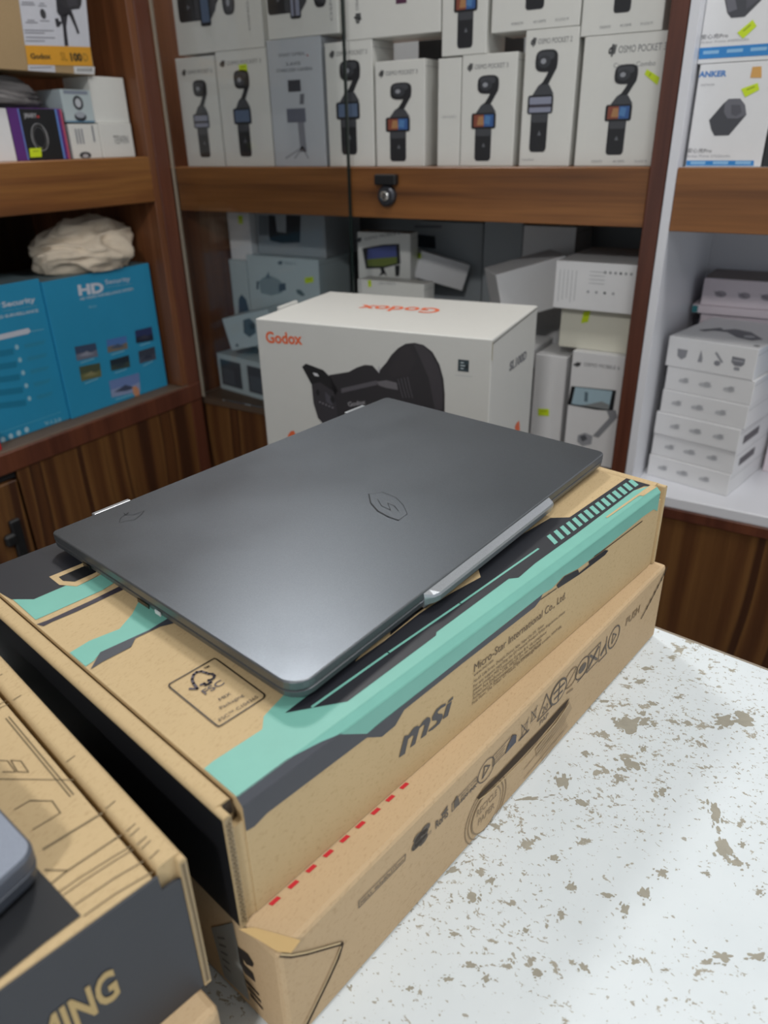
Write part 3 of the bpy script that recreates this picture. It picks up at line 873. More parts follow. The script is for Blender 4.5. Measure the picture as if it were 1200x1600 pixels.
p.out('printed_logo', UB, 'dark slanted lettering')
p = Pr(FF)
TXT = '#5a4a39'
p.pt('Micro-Star International Co., Ltd.', (740, 1050), (883, 934.5), (742.5, 1036), TXT, 1)
for (t, a, b, c, d, hh) in (('www.msi.com', 739.5, 1057.5, 770, 1033, 5), ('No.69, Lide Street, Zhonghe District, New Taipei City 235, Taiwan', 739.5, 1067, 849, 978, 5),
                            ('For any support regarding the EU General Product Safety Regulation, please', 739, 1075, 882, 957, 5), ('please contact MSI Computer Europe B.V. via compliance', 738.7, 1081, 853, 989, 5),
                            ('Science Park Eindhoven 5706, 5692 ER Son, the Netherlands', 738, 1088, 845, 1001, 5), ('Authorized UK Representative: MSI Computer (UK) Ltd.', 737.5, 1094.5, 845, 1006, 5),
                            ('First Floor, The Tower, GT House, 89-127 Damage Road, London, NW9 6BL', 737, 1101.5, 877, 979.5, 5)):
    p.pt(t, (a, b), (c, d), (a + .3, b - hh), TXT, 1)
p.out('lettering', UB)
p = Pr(TF)                                           # forest certification mark
fs = lambda pts: [(260 + x / 7.06, 1020 + y / 7.06) for x, y in pts]
p.ps(fs([(30, 372), (36, 350), (500, 85), (530, 70), (555, 80), (1075, 462), (1085, 485), (1070, 510), (610, 805), (580, 820), (550, 805), (45, 392)]), .0009, '#3a3026', 2, True)
p.ps(fs([(258, 405), (345, 404), (300, 345), (285, 300), (300, 250), (335, 220), (385, 212), (440, 228), (470, 240), (505, 240), (532, 262), (525, 285), (500, 302), (465, 310), (492, 335), (465, 352), (435, 365), (420, 345), (380, 362)]), .0016, '#3d3540', 2)
p.pt('FSC', fs([(432, 470)])[0], fs([(648, 345)])[0], fs([(385, 425)])[0], '#453d45', 2, .01)
p.pt('TM', fs([(425, 192)])[0], fs([(482, 160)])[0], fs([(402, 180)])[0], '#2a2420', 2, .01)
p.pt('MIX', fs([(597, 538)])[0], fs([(722, 465)])[0], fs([(572, 512)])[0], '#4a4036', 2)
p.pt('Packaging', fs([(605, 632)])[0], fs([(858, 483)])[0], fs([(580, 607)])[0], '#4a4036', 2)
p.pt('FSC™ C104365', fs([(597, 765)])[0], fs([(1018, 500)])[0], fs([(570, 738)])[0], '#4a4036', 2)
p.out('printed_mark', UB)
LFc = Frame(up2(0, W2, 0), -d2, EZ, -e2)             # left outer wall printed black
p = Pr(LFc)
p.rect(.001, .001, W2 - .0008, H2 - .0025, '#15161a', 0)
p.out('black_print', UB, 'black printed end wall')
p = Pr(Frame(up2(0, 0, 0), e2, EZ, -d2))             # fluting seen in the cut edge of the left wall
p.rect(.0004, .001, .0040, H2 - .002, '#a08d6d', 0)
n = 26
zz = [(.0008 if k % 2 else .0034, .002 + (H2 - .005) * k / n) for k in range(n + 1)]
p.stroke(zz, .0007, '#7a684a', 1)
for k in range(1, n): p.ell(.0021 + (.0006 if k % 2 else -.0006), .002 + (H2 - .005) * k / n, .0006, .0007, '#4a3b27', 2, 6)
p.out('corrugated_edge', UB, 'cut edge showing corrugated fluting')
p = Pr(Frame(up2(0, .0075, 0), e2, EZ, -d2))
p.rect(.0046, H2 - .0098, RW - .0003, H2 - .0012, '#33261a', 0)  # dark patch painted for the shade inside the rolled rim
p.out('curl_shade', UB)

# ------------------------------------------------------------------ laptop
ZT = O2.z + H2 + .0004
ZLID = ZT + .0166
LC = [onz(79, 831, ZLID), onz(462, 1078, ZLID), onz(947, 706.5, ZLID), onz(604, 620, ZLID)]
LC = [V3((q.x, q.y)) for q in LC]
LP = empty('laptop', V3((sum(q.x for q in LC) / 4, sum(q.y for q in LC) / 4, ZT + .0004)), 'closed dark grey laptop lying on the teal printed carton', 'laptop')
def roundpoly(P, rad, n=6):
    out = []
    for i in range(len(P)):
        A, B, C = P[i - 1], P[i], P[(i + 1) % len(P)]
        r = rad[i]
        u, w = (A - B).normalized(), (C - B).normalized()
        ang = u.angle(w); t = r / math.tan(ang / 2)
        cen = B + (u + w).normalized() * (r / math.sin(ang / 2))
        qa, qb = B + u * t - cen, B + w * t - cen; a0 = math.atan2(qa.y, qa.x); a1 = math.atan2(qb.y, qb.x)
        dlt = (a1 - a0 + math.pi) % (2 * math.pi) - math.pi
        for k in range(n + 1): out.append(cen + V3((math.cos(a0 + dlt * k / n), math.sin(a0 + dlt * k / n))) * r)
    return out
def rings(name, P, lev, m, parent, mtop=None):
    """stack of outlines (z, inset)"""
    n = len(P)
    ctr = sum(P, V3((0, 0))) / n
    nor = []
    for i in range(n):
        t = (P[(i + 1) % n] - P[i - 1]).normalized()
        q = V3((t.y, -t.x))
        if q.dot(P[i] - ctr) < 0: q = -q
        nor.append(q)
    bm = bmesh.new(); R_ = []
    for z, ins in lev:
        R_.append([bm.verts.new((*(P[i] - nor[i] * ins), z)) for i in range(n)])
    for k in range(len(R_) - 1):
        for i in range(n): bm.faces.new((R_[k][i], R_[k][(i + 1) % n], R_[k + 1][(i + 1) % n], R_[k + 1][i]))
    bm.faces.new(R_[0]); f = bm.faces.new(R_[-1])
    if mtop: f.material_index = 1
    return bm_out(name, bm, [m] + ([mtop] if mtop else []), parent)
OUT = roundpoly(LC, [.005, .013, .008, .005])
base = rings('base', OUT, [(ZT + .0024, .010), (ZT + .0040, .0035), (ZT + .0058, .0008), (ZT + .0095, .0002), (ZT + .0100, .0010)], M['lid_side'], LP)
rings('hinge_gap', OUT, [(ZT + .0101, .0022), (ZT + .0107, .0022)], M['rubber'], LP)
lid = rings('lid', OUT, [(ZT + .0108, .0008), (ZT + .0113, .0), (ZT + .0158, .0), (ZT + .0163, .0003), (ZT + .0166, .0010)], M['lid_side'], LP, M['lid'])
eA = (LC[1] - LC[0]).normalized(); eB = (LC[2] - LC[1]).normalized()
for s, t in ((.10, .07), (.88, .07), (.10, .93), (.88, .93)):
    q = LC[0].lerp(LC[1], s).lerp(LC[3].lerp(LC[2], s), t)
    bm = bmesh.new()
    lathe(bm, (q.x, q.y, ZT + .0005), EZ, [(.006, 0), (.0065, .0006), (.005, .0026)], 14)
    bm_out('rubber_foot', bm, M['rubber'], LP)
# silver hinge caps along the rear edge
hv = (LC[3] - LC[0]); hl = hv.length; hd = hv.normalized(); hn = V3((-hd.y, hd.x))
if hn.dot(LC[1] - LC[0]) > 0: hn = -hn
for (ua, va), (ub, vb) in (((148, 805), (206, 782)), ((545, 646), (573, 634.5))):
    A = onz(ua, va, ZLID - .0008).to_2d(); B = onz(ub, vb, ZLID - .0008).to_2d()
    ta, tb_ = (A - LC[0]).dot(hd), (B - LC[0]).dot(hd)
    bm = bmesh.new()
    o = LC[0] + hd * ta + hn * .0003
    add_box(bm, (o.x, o.y, ZT + .0060), V3((*hd, 0)), V3((*hn, 0)), EZ, tb_ - ta, .0046, .0101, .0008, 2)
    bm_out('hinge_cap', bm, M['silver'], LP, None).__setitem__('label', 'bright silver hinge cap')
# protruding front lip
fv = (LC[2] - LC[1]); fd = fv.normalized(); fn_ = V3((fd.y, -fd.x))
ta = (onz(664, 926, ZLID).to_2d() - LC[1]).dot(fd); tb_ = (onz(861, 776, ZLID).to_2d() - LC[1]).dot(fd)
bm = bmesh.new()
prof = [(-.0012, ZT + .0158), (.0002, ZT + .0152), (.0048, ZT + .0128), (.0056, ZT + .0112), (.0050, ZT + .0070), (.0010, ZT + .0050), (-.0012, ZT + .0050)]
secs = [(0, .12), (.006, .75), (.011, 1), (tb_ - ta - .006, 1), (tb_ - ta - .001, .9), (tb_ - ta, .75)]
rr_ = []
for t, k in secs:
    rr_.append([bm.verts.new((*(LC[1] + fd * (ta + t) + fn_ * (max(a, 0) * k + min(a, 0) + .0002)), z)) for a, z in prof])
for k in range(len(rr_) - 1):
    for i in range(len(prof)): bm.faces.new((rr_[k][i], rr_[k][(i + 1) % len(prof)], rr_[k + 1][(i + 1) % len(prof)], rr_[k + 1][i]))
bm.faces.new(rr_[0]); bm.faces.new(rr_[-1])
bm_out('front_lip', bm, M['silver'], LP).__setitem__('label', 'raised silver opening lip')
# ports on the left flank
sd = (LC[1] - LC[0]).normalized(); sn = V3((sd.y, -sd.x))
if sn.dot(LC[2] - LC[1]) > 0: sn = -sn
for t, w, nm, col in ((.045, .010, 'audio_socket', '#0b0c0d'), (.115, .013, 'usb_port', '#0a0b0c'), (.135, .006, 'usb_port', '#c8ccd0')):
    q = LC[0] + sd * t + sn * .0003
    bm = bmesh.new()
    add_box(bm, (q.x, q.y, ZT + .0060), V3((*sd, 0)), V3((*sn, 0)), EZ, w, .0006, .0028)
    bm_out(nm, bm, ink(col, .3), LP)
LFm = Frame((0, 0, ZLID), EX, EY, EZ)
p = Pr(LFm)                                          # tone in tone shield emblem
em = lambda pts: [(530 + x / 3.243, 740 + y / 3.243) for x, y in pts]
EMB = ink('#33363a', .35, .8)
p.ps(em([(150, 105), (160, 150), (195, 190), (250, 220), (300, 237)]), .0011, EMB)
p.ps(em([(300, 237), (345, 205), (325, 160), (285, 120), (220, 95), (150, 105)]), .0003, EMB)
p.ps(em([(195, 130), (215, 165), (260, 185), (245, 150), (280, 165), (300, 190)]), .0004, EMB)
p.out('lid_emblem', LP)
p = Pr(LFm)
sm = lambda pts: [(60 + x / 6, 780 + y / 6) for x, y in pts]
p.ps(sm([(760, 220), (770, 180), (810, 150), (900, 145), (990, 110), (960, 150), (900, 195), (820, 205), (770, 222)]), .0003, EMB)
p.ps(sm([(800, 130), (820, 150), (845, 125)]), .0004, EMB)
p.out('hinge_emblem', LP)

# ------------------------------------------------------------------ left stack: plain carton, gaming carton, blue-grey device
a3 = R(77.2); e3, d3 = yawvec(a3)
ZG0, ZG1 = .0645, .152
PG = V3((-.1885, .1360, 0))
WG, DG = .36, .30
eK, dK = yawvec(R(79.5))
LK = Box('brown_carton', PG - eK * (WG - .002) - d3 * .013 + EZ * .0002, eK, dK, WG - .006, DG, ZG0 - .0006, 'kraft2', 'plain brown carton under the black fronted gaming carton', 'box', bev=.004, seam=False)
p = Pr(LK.front)
p.stroke([(WG - .030, ZG0 - .003), (WG - .017, ZG0 - .020), (WG - .0085, ZG0 - .026), (WG - .010, ZG0 - .044)], .0014, 'kraft_dark', 1)
p.stroke([(WG - .045, ZG0 - .012), (WG - .038, ZG0 - .026)], .0012, '#6b5436', 1)
p.out('torn_seam', LK.ob)
GO = PG - e3 * WG + EZ * ZG0
GH = ZG1 - ZG0
GB = empty('gaming_carton', GO, 'brown carton with black front, line drawing on top and tan lettering', 'box')
def gp3(a, b, c): return GO + e3 * a + d3 * b + EZ * c
bm = bmesh.new()
add_box(bm, gp3(.002, .0016, 0), e3, d3, EZ, WG - .004 - .0128, DG - .003, GH, .0012, 2)
bm_out('carton_body', bm, M['kraft'], GB)
for side in (0, 1):
    bm = bmesh.new()
    f = (lambda t, a, c: gp3(WG - a, t, c)) if side else (lambda t, a, c: gp3(a, t, c))
    prism(bm, round_rim(.0036, GH, .0016), f, 0, .0040)
    prism(bm, round_rim(.0122, GH + .0012, .0032), f, .0032, DG)
    bm_out('side_wall', bm, M['kraft'], GB)
bm = bmesh.new()
prism(bm, [(.004, 0), (WG - .0040, 0), (WG - .0040, GH - .0108), (WG - .0070, GH - .0098), (WG - .0128, GH - .0098), (WG - .0132, GH - .001), (.004, GH - .001)], lambda t, a, c: gp3(a, t, c), .0004, .0018)
bm_out('front_panel', bm, M['navy_print'], GB)
GF = Frame(gp3(0, .0004, 0), e3, EZ, -d3)
p = Pr(GF)
q0, q1 = GF.px(157.5, 1575), GF.px(187, 1548.5)
qt = GF.px(147, 1531)
hh = qt[1] - q0[1]
lw = (q1[0] - q0[0])
p.text('GAMING', (q1[0] - lw * 6.05, q0[1]), (q1[0], q0[1]), hh, '#b89f6c', 1, .03)
p.out('lettering', GB, 'tan block lettering')
p = Pr(Frame(gp3(WG, 0, 0), d3, EZ, e3))
p.rect(.0008, .001, DG - .001, GH - .003, '#131417', 0)
p.out('black_print', GB, 'black printed end wall')
p = Pr(Frame(gp3(WG - .0036, 0, 0), e3, EZ, -d3))
p.rect(.0003, .002, .0033, GH - .002, '#a08d6d', 0)
p.stroke([(.0018, .003), (.0020, GH * .5), (.0016, GH - .003)], .0010, '#6b5a3e', 1)
p.out('corrugated_edge', GB, 'cut edge showing corrugated board')
GT = Frame(gp3(0, 0, GH), e3, d3, EZ)
LN = '#6f6044'
GX = WG - .0140
def gl(p, pts, w=.0005, closed=False):
    q = GT.pxs(pts)
    n = len(q)
    for i in range(n if closed else n - 1):
        a, b = q[i], q[(i + 1) % n]
        lo, hi = .003, GX
        if a[0] > hi and b[0] > hi: continue
        if a[0] > hi: t = (hi - b[0]) / (a[0] - b[0]); a = (hi, b[1] + (a[1] - b[1]) * t)
        if b[0] > hi: t = (hi - a[0]) / (b[0] - a[0]); b = (hi, a[1] + (b[1] - a[1]) * t)
        if max(a[1], b[1]) > DG - .004: continue
        p.stroke([a, b], w, LN, 0)
p = Pr(GT)
g5 = lambda pts: [(x / 4.706, 960 + y / 4.706) for x, y in pts]
g6 = lambda pts: [(x / 6.667, 1240 + y / 6.667) for x, y in pts]
gl(p, g5([(-60, 345), (0, 315), (25, 292)])); gl(p, g5([(135, 425), (105, 455), (180, 542), (225, 548)]))
gl(p, g5([(-40, 690), (0, 662), (90, 613), (290, 622)])); gl(p, g5([(-40, 715), (0, 690), (90, 648), (265, 655), (715, 1222), (0, 1212), (-60, 1212)]))
gl(p, g5([(275, 660), (725, 1225), (770, 1230)])); gl(p, g5([(315, 655), (275, 658)]))
gl(p, g5([(-40, 1075), (55, 1078), (115, 1160), (20, 1160)])); gl(p, g5([(80, 1075), (155, 1080), (210, 1162), (130, 1160)], ), closed=True)
for pts in ([(330, 832), (345, 836), (352, 850), (337, 846)], [(350, 848), (360, 850), (365, 862)], [(370, 980), (380, 978), (395, 990), (378, 992)]): gl(p, g5(pts), .0007, True)
for pts in ([(437, 975), (455, 976), (470, 992), (450, 996)], [(455, 1005), (485, 1008), (497, 1022), (470, 1028)], [(462, 1012), (480, 1014), (488, 1022)]): gl(p, g5(pts), .0005, True)
gl(p, g6([(155, 168), (310, 75), (545, 80), (630, 205), (345, 375)]), .0006)
gl(p, g6([(455, 580), (1200, 125), (1420, -10)]), .0011); gl(p, g6([(530, 945), (700, 810), (1200, 475), (1560, 260)]), .0009); gl(p, g6([(470, 795), (500, 800), (690, 805)]), .0006)
gl(p, g6([(620, 1025), (830, 880), (1200, 650), (1450, 500), (1480, 530), (1200, 700), (860, 920), (670, 1055)]), .0006)
gl(p, g6([(780, 1165), (1200, 880), (1700, 590)]), .0007); gl(p, g6([(880, 1275), (1200, 1050), (1900, 640)]), .0007)
b0 = GT.px(57, 1099)[1]; b1 = GT.px(152, 1220)[1]
for da in (.0040, .0056): p.stroke([(GX - da, b0), (GX - da, b1)], .0006, LN, 0)
p.out('line_drawing', GB)
GR = Frame(gp3(0, 0, GH + .0012), e3, d3, EZ)         # lines carried on over the rolled rim
p = Pr(GR)
for u, v in ((12, 1006), (24, 1023), (36, 1040), (62, 1074), (137, 1172), (195, 1245), (222, 1283), (228, 1290), (238, 1304), (244, 1311), (258, 1325)):
    a = GR.px(u, v)
    p.stroke([(WG - .0118, a[1]), (WG - .0068, a[1] + .0008)], .0006, LN, 0)
p.out('line_drawing', GB)
p = Pr(GT)
q = GT.pxs([(127, 1432), (64, 1364), (0, 1290), (-60, 1330), (-60, 1570), (0, 1531), (70, 1475)])
p.poly(q, '#202226', 1)
p.out('black_panel_print', GB, 'dark printed panel')
# blue-grey device lying on the gaming carton (only its corner is in view)
ZD = ZG1 + .0012
dc = onz(62, 1322, ZD + .018)
ed = (onz(0, 1378, ZD + .018) - dc).to_2d().normalized()
dd_ = (onz(0, 1243, ZD + .018) - onz(56, 1302, ZD + .018)).to_2d().normalized()
c2 = dc.to_2d() + (ed * .001)
DEV = [c2, c2 + dd_ * .22, c2 + dd_ * .22 + ed * .20, c2 + ed * .20]
DP = empty('tablet_computer', V3((c2.x, c2.y, ZD)), 'blue grey slab shaped computer at the left edge on the gaming carton', 'computer')
DO = roundpoly(DEV, [.009, .009, .009, .009])
rings('base_shell', DO, [(ZD, .006), (ZD + .003, .001), (ZD + .009, 0), (ZD + .0095, .0006)], ink('#4a505b', .45, .2), DP)
rings('lid', DO, [(ZD + .0097, .0006), (ZD + .0105, 0), (ZD + .0165, 0), (ZD + .018, .0012)], ink('#5a606c', .45, .2), DP, M['device'])

# ------------------------------------------------------------------ white studio light carton behind the laptop, on a stool
eg, dg = yawvec(.1103)
GDX = Box('studio_light_carton', (-.8122, .9195, -.098), eg, dg, .40, .2503, .098 + .1673, 'godox_white', 'white studio light carton with orange lettering standing behind the laptop', 'box', bev=.002, seam=False)
F = GDX.front
ORG = '#e2673a'
p = Pr(F)
p.pt('Godox', (416.5, 535), (473, 538), (416.5, 517.5), ORG, 1, .03)
p.pp([(450, 680), (454, 674), (459, 672.5), (462, 678), (461, 690), (450, 692)], ORG, 1)
p.out('orange_lettering', GDX.ob, 'orange lettering on the white carton')
p = Pr(F)
K1, K2, K3, K4 = '#2a272b', '#343136', '#57545a', '#18171a'
p.pp([(472, 573), (478, 568), (505, 578), (517, 590), (528, 610), (522, 622), (500, 605), (487, 601)], K4, 0)
p.pp([(487, 600), (500, 597), (522, 612), (529, 655), (505, 662), (497, 653), (490, 630)], K2, 1)
p.pp([(514, 586), (545, 581), (558, 574), (570, 570), (582, 571), (592, 582), (615, 588), (645, 605), (645, 700), (530, 700), (525, 655), (520, 612)], K1, 0)
p.pp([(592, 580), (604, 566), (612, 554), (622, 544), (634, 537), (648, 535.5), (662, 539), (676, 550), (687, 570), (693, 592), (695, 615), (695, 680), (640, 690), (612, 622), (596, 604)], K1, 1)
p.pp([(646, 537), (662, 541), (674, 552), (684, 571), (690, 592), (692, 615), (691, 640), (680, 640), (670, 590), (655, 556)], '#3c383d', 2)
p.pp([(628, 545), (640, 541), (650, 560), (640, 585), (615, 590), (606, 580)], '#2e2a2e', 2)
for k in range(4): p.ps([(622 + 5 * k, 592 - k), (626 + 5 * k, 607), (630 + 5 * k, 621)], .0012, K3, 3)
p.pp([(533, 607), (589, 594), (590, 601), (534, 614)], K3, 2)
p.pp([(589, 596), (604, 594), (620, 598), (622, 609), (604, 606), (592, 602)], '#6a676c', 2)
p.pp([(489, 582), (496, 583.5), (499, 588), (492, 587)], '#d5d5d8', 3)
p.pp([(508, 612), (519, 622), (520, 634), (510, 628)], '#4a4850', 2); c = F.px(520, 624); p.ell(c[0], c[1], .004, .006, K4, 3); c = F.px(497, 613); p.ell(c[0], c[1], .003, .005, K4, 3)
for k in range(5): c = F.px(500 + 5 * k, 628 + 2.2 * k); p.ell(c[0], c[1], .0016, .0012, '#8a8890', 3, 8)
p.pp([(592, 571), (594, 574), (593, 583), (590, 580)], '#b7b7ba', 3)
p.pt('Godox', (545, 635), (572, 631), (545, 628), '#9a989c', 3, .02)
p.out('lamp_picture', GDX.ob, 'printed picture of a black studio lamp with reflector')
p = Pr(F)
c0, c1 = F.px(715.5, 579.5), F.px(733, 563)
p.rect(c0[0], c0[1], c1[0], c1[1], '#2d3b42', 1)
for k in range(3):
    t = .25 + .25 * k
    p.rect(c0[0] + .004, c0[1] + (c1[1] - c0[1]) * t - .0008, c0[0] + .009 + .002 * (k % 2), c0[1] + (c1[1] - c0[1]) * t + .0008, '#b8c4c8', 2)
p.pp([(726, 573), (731, 569), (731, 577)], '#161d21', 2)
p.ps([(711, 586), (738, 588.5)], .0008, '#b4b6b8', 1)
p.out('printed_icon', GDX.ob)
p = Pr(GDX.top)
p.pt('Godox', (691, 482.5), (566, 476.5), (691, 490.5), ORG, 1, .02)
p.out('orange_lettering', GDX.ob, 'orange lettering upside down on the lid')
p = Pr(GDX.right)
p.pt('SL100D', (795.5, 580), (822, 560), (794.5, 567), '#77787c', 1, .04)
p.pp([(804, 667), (807, 661), (811, 657), (812, 672), (806, 676)], ORG, 1)
p.out('lettering', GDX.ob)
hgt = GDX.h
bm = bmesh.new()
tl = GDX.left
add_box(bm, GDX.o + EZ * (hgt - .012) + dg * .075 - eg * .006, eg, dg, EZ, .0055, .06, .016, .0006)
bm_out('lid_flap', bm, M['godox_white'], GDX.ob)
p = Pr(GDX.right)
p.stroke([(.002, hgt - .006), (.248, hgt - .003)], .0022, '#7d7c78', 1)
p.stroke([(.0012, hgt - .004), (.0012, hgt - .030)], .0022, '#b5ab86', 1)
p.out('flap_seam', GDX.ob)
ST = empty('stool', V3((-.62, 1.05, FLOOR)), 'wooden stool carrying the white studio light carton', 'stool')
slab('seat', (-.78, .955, -.126), (-.47, 1.18, -.0985), M['wood_h'], ST)
for x in (-.765, -.51):
    for y in (.965, 1.145): slab('leg', (x, y, FLOOR + .001), (x + .028, y + .028, -.1265), M['wood_inner'], ST)

# ------------------------------------------------------------------ middle cabinet, upper shelf: white gimbal camera cartons
YF = YC + .028
GU = 'white camera cartons on the upper shelf'
def cart(u0, u1, vt, z, m, label, dp=.085, y=YF, group=None, yaw=0.0, name='camera_carton', hfix=None, **k):
    e, d = yawvec(yaw)
    P = V3((0, y, z))
    if hfix:
        P = P + EX * solve(P, EX, u=u0); w = solve(P, e, u=u1)
        lo, hi = (CX0 + .001, CX1 - .0005) if P.x < CX1 else (RX0 + .0156, 9)
        if P.x < lo: w -= lo - P.x; P.x = lo
        w = min(w, hi - P.x)
        return Box(name, P, e, d, w, dp, hfix, m, label, 'box', group=group, **k)
    return shelf_box(name, u0, u1, vt, P, e, d, dp, m, label, group=group, **k)
def head(F, B, a0, a1, b, h, title, sub=None, col='#3a3b3e'):
    p = Pr(F)
    L = a1 - a0
    p.text('dji', (a0, b), (a0 + L * .14, b), h * 1.35, col, 1, .05, .25)
    if title: p.text(title, (a0 + L * .18, b), (a1, b), h, '#77787b', 1)
    if sub: p.text(sub, (a0 + L * .12, b - h * 2.1), (a1 - L * .15, b - h * 2.1), h * .7, '#8d8e90', 1)
    p.out('lettering', B.ob)
ZU = ZB1 + .0003
A = cart(294.5, 352, 92, ZU, 'white_box', 'slim white carton with gimbal camera, first from left on the upper shelf', group=GU)
head(A.front, A, A.w * .14, A.w * .92, A.h * .855, .0075, 'OSMO POCKET 3')
gimbal(A.front, A.ob, A.w * .54, A.h * .09, A.h * .80, A.w * .48, 'pale')
B = cart(354, 429, 82, ZU, 'white_box', 'white camera carton with neon sticker above the pictured gimbal head', group=GU)
head(B.front, B, B.w * .08, B.w * .90, B.h * .885, .0075, 'OSMO POCKET 3')
gimbal(B.front, B.ob, B.w * .47, B.h * .09, B.h * .84, B.w * .42, 'blue')
sticker(B.front, [(373, 101), (386, 100), (387, 112), (374, 113)], B.ob)
M['silver_box'] = card('silver_grey_carton', '#b9bec4', .42, .05)
C_ = cart(431, 510, 64, ZU, 'silver_box', 'greyish silver carton with faded gimbal print, third from left on the upper shelf', group=GU)
p = Pr(C_.front)
p.text('SMART GIMBAL', (C_.w * .22, C_.h * .87), (C_.w * .72, C_.h * .87), .006, '#75777c', 1)
p.ell(C_.w * .76, C_.h * .865, .002, .002, '#b04a4a', 1, 8)
p.text('3-AXIS', (C_.w * .35, C_.h * .80), (C_.w * .62, C_.h * .80), .006, '#5d6066', 1)
p.text('STABILIZER CAMERA', (C_.w * .16, C_.h * .755), (C_.w * .84, C_.h * .755), .006, '#5d6066', 1)
p.out('lettering', C_.ob)
p = Pr(C_.front)
w, h = C_.w, C_.h
p.poly([(w * .36, h * .60), (w * .60, h * .60), (w * .60, h * .69), (w * .36, h * .69)], '#3a3d45', 1)
p.poly([(w * .58, h * .58), (w * .66, h * .58), (w * .64, h * .50), (w * .56, h * .50)], '#6d7078', 1)
p.poly([(w * .30, h * .36), (w * .66, h * .36), (w * .66, h * .47), (w * .30, h * .47)], '#666a78', 1)
p.poly([(w * .52, h * .12), (w * .64, h * .12), (w * .62, h * .36), (w * .50, h * .36)], '#83868f', 1)
for k in (.22, .40, .66): p.stroke([(w * .57, h * .16), (w * k, h * .07)], .004, '#9a9da5', 1)
p.out('camera_picture', C_.ob)
D = cart(516, 585, 68, ZU, 'white_box', 'white carton with large gimbal camera picture behind the glass edge', group=GU)
head(D.front, D, D.w * .10, D.w * .90, D.h * .895, .0075, 'OSMO POCKET 3')
gimbal(D.front, D.ob, D.w * .50, D.h * .10, D.h * .86, D.w * .60, 'blue')
E_ = cart(589, 663, 97, ZU, 'white_box', 'white carton with colour screen camera, right above the showcase lock', group=GU)
head(E_.front, E_, E_.w * .08, E_.w * .86, E_.h * .87, .0072, 'OSMO POCKET 3')
gimbal(E_.front, E_.ob, E_.w * .50, E_.h * .05, E_.h * .80, E_.w * .58)
Fb = cart(683, 717, 92, ZU, 'white_box', 'narrow plain white carton spine between two colour screen camera cartons', group=GU)
p = Pr(Fb.front); p.text('OSMO POCKET 3', (Fb.w * .2, Fb.h * .46), (Fb.w * .85, Fb.h * .46), .004, '#a9aaab', 1); p.out('lettering', Fb.ob)
G = cart(718.5, 800, 87, ZU, 'white_box', 'white carton with colour screen camera, right of the narrow plain spine', group=GU)
head(G.front, G, G.w * .10, G.w * .84, G.h * .875, .0075, 'OSMO POCKET 3')
gimbal(G.front, G.ob, G.w * .47, G.h * .05, G.h * .82, G.w * .53)
H_ = cart(810.5, 888, 48, ZU, 'white_box', 'tall white carton with pale screen camera, left of the sticker carton', group=GU)
head(H_.front, H_, H_.w * .10, H_.w * .88, H_.h * .90, .0078, 'OSMO POCKET 2')
gimbal(H_.front, H_.ob, H_.w * .40, H_.h * .11, H_.h * .86, H_.w * .58, 'pale')
p = Pr(H_.front); p.text('3-Axis Stabilized', (H_.w * .05, H_.h * .045), (H_.w * .30, H_.h * .045), .0035, '#9d9ea0', 1); p.out('small_print', H_.ob)
I_ = cart(896.5, 1024.5, 58, ZU, 'white_box', 'wide white camera carton with neon sticker beside the brown post', dp=.11, group=GU)
head(I_.front, I_, I_.w * .30, I_.w * .96, I_.h * .865, .010, 'OSMO POCKET 3', 'Creator Combo')
gimbal(I_.front, I_.ob, I_.w * .52, I_.h * .09, I_.h * .78, I_.w * .37)
sticker(I_.front, [(1007, 116), (1011, 108), (1031, 121), (1027, 133)], I_.ob)
p = Pr(I_.front)
for k, t in enumerate(('EXTENDED BATTERY', '4K/120FPS', 'D-LOG M')): p.text(t, (I_.w * (.22 + .27 * k), I_.h * .03), (I_.w * (.36 + .27 * k), I_.h * .03), .0038, '#9d9ea0', 1)
p.out('small_print', I_.ob)
GU2 = 'white camera cartons in the second row of the upper shelf'
zA = max(A.ztop, B.ztop) + .0006
a = cart(279.5, 413, 0, zA, 'white_box', 'white carton with camera picture lying on its side, top left corner of the cabinet', group=GU2, hfix=.18)
gimbal(a.front, a.ob, a.w * .06, .090, .090 + a.w * .66, .082, 'blue', rot=1)
p = Pr(a.front); p.text('OSMO POCKET 3', (a.w * .87, a.h * .18), (a.w * .87, a.h * .95), .006, '#808184', 1); p.out('lettering', a.ob)
zC = C_.ztop + .0006
b = cart(420, 529, 0, zC, 'white_box', 'white carton with camera picture lying on its side, second from left up high', group=GU2, hfix=.18)
gimbal(b.front, b.ob, b.w * .02, .070, .070 + b.w * .84, .076, 'pale', rot=1)
p = Pr(b.front); p.text('OSMO POCKET 3', (b.w * .93, b.h * .12), (b.w * .93, b.h * .95), .006, '#808184', 1); p.out('lettering', b.ob)
zD = D.ztop + .0006
c_ = cart(541, 688, 0, zD, 'white_box', 'wide white carton with upright edge lettering bridging the dark gap', group=GU2, hfix=.12, dp=.10)
p = Pr(c_.front)
p.text('dji', (c_.w * .12, c_.h * .22), (c_.w * .12, c_.h * .36), -.012, '#2c2d30', 1, .05)
p.text('OSMO POCKET 3', (c_.w * .12, c_.h * .40), (c_.w * .12, c_.h * .95), -.006, '#77787b', 1)
p.rect(c_.w * .55, c_.h * .42, c_.w * .66, c_.h * .55, '#57304a', 1)
p.out('lettering', c_.ob)
zG = max(Fb.ztop, G.ztop) + .0006
d_ = cart(690, 759, 0, zG, 'white_box', 'upright white carton on the narrow spine, colour screen camera cut by the frame', group=GU2, hfix=.18)
gimbal(d_.front, d_.ob, d_.w * .57, d_.h * .06, d_.h * .86, d_.w * .60)
zH = H_.ztop + .0006
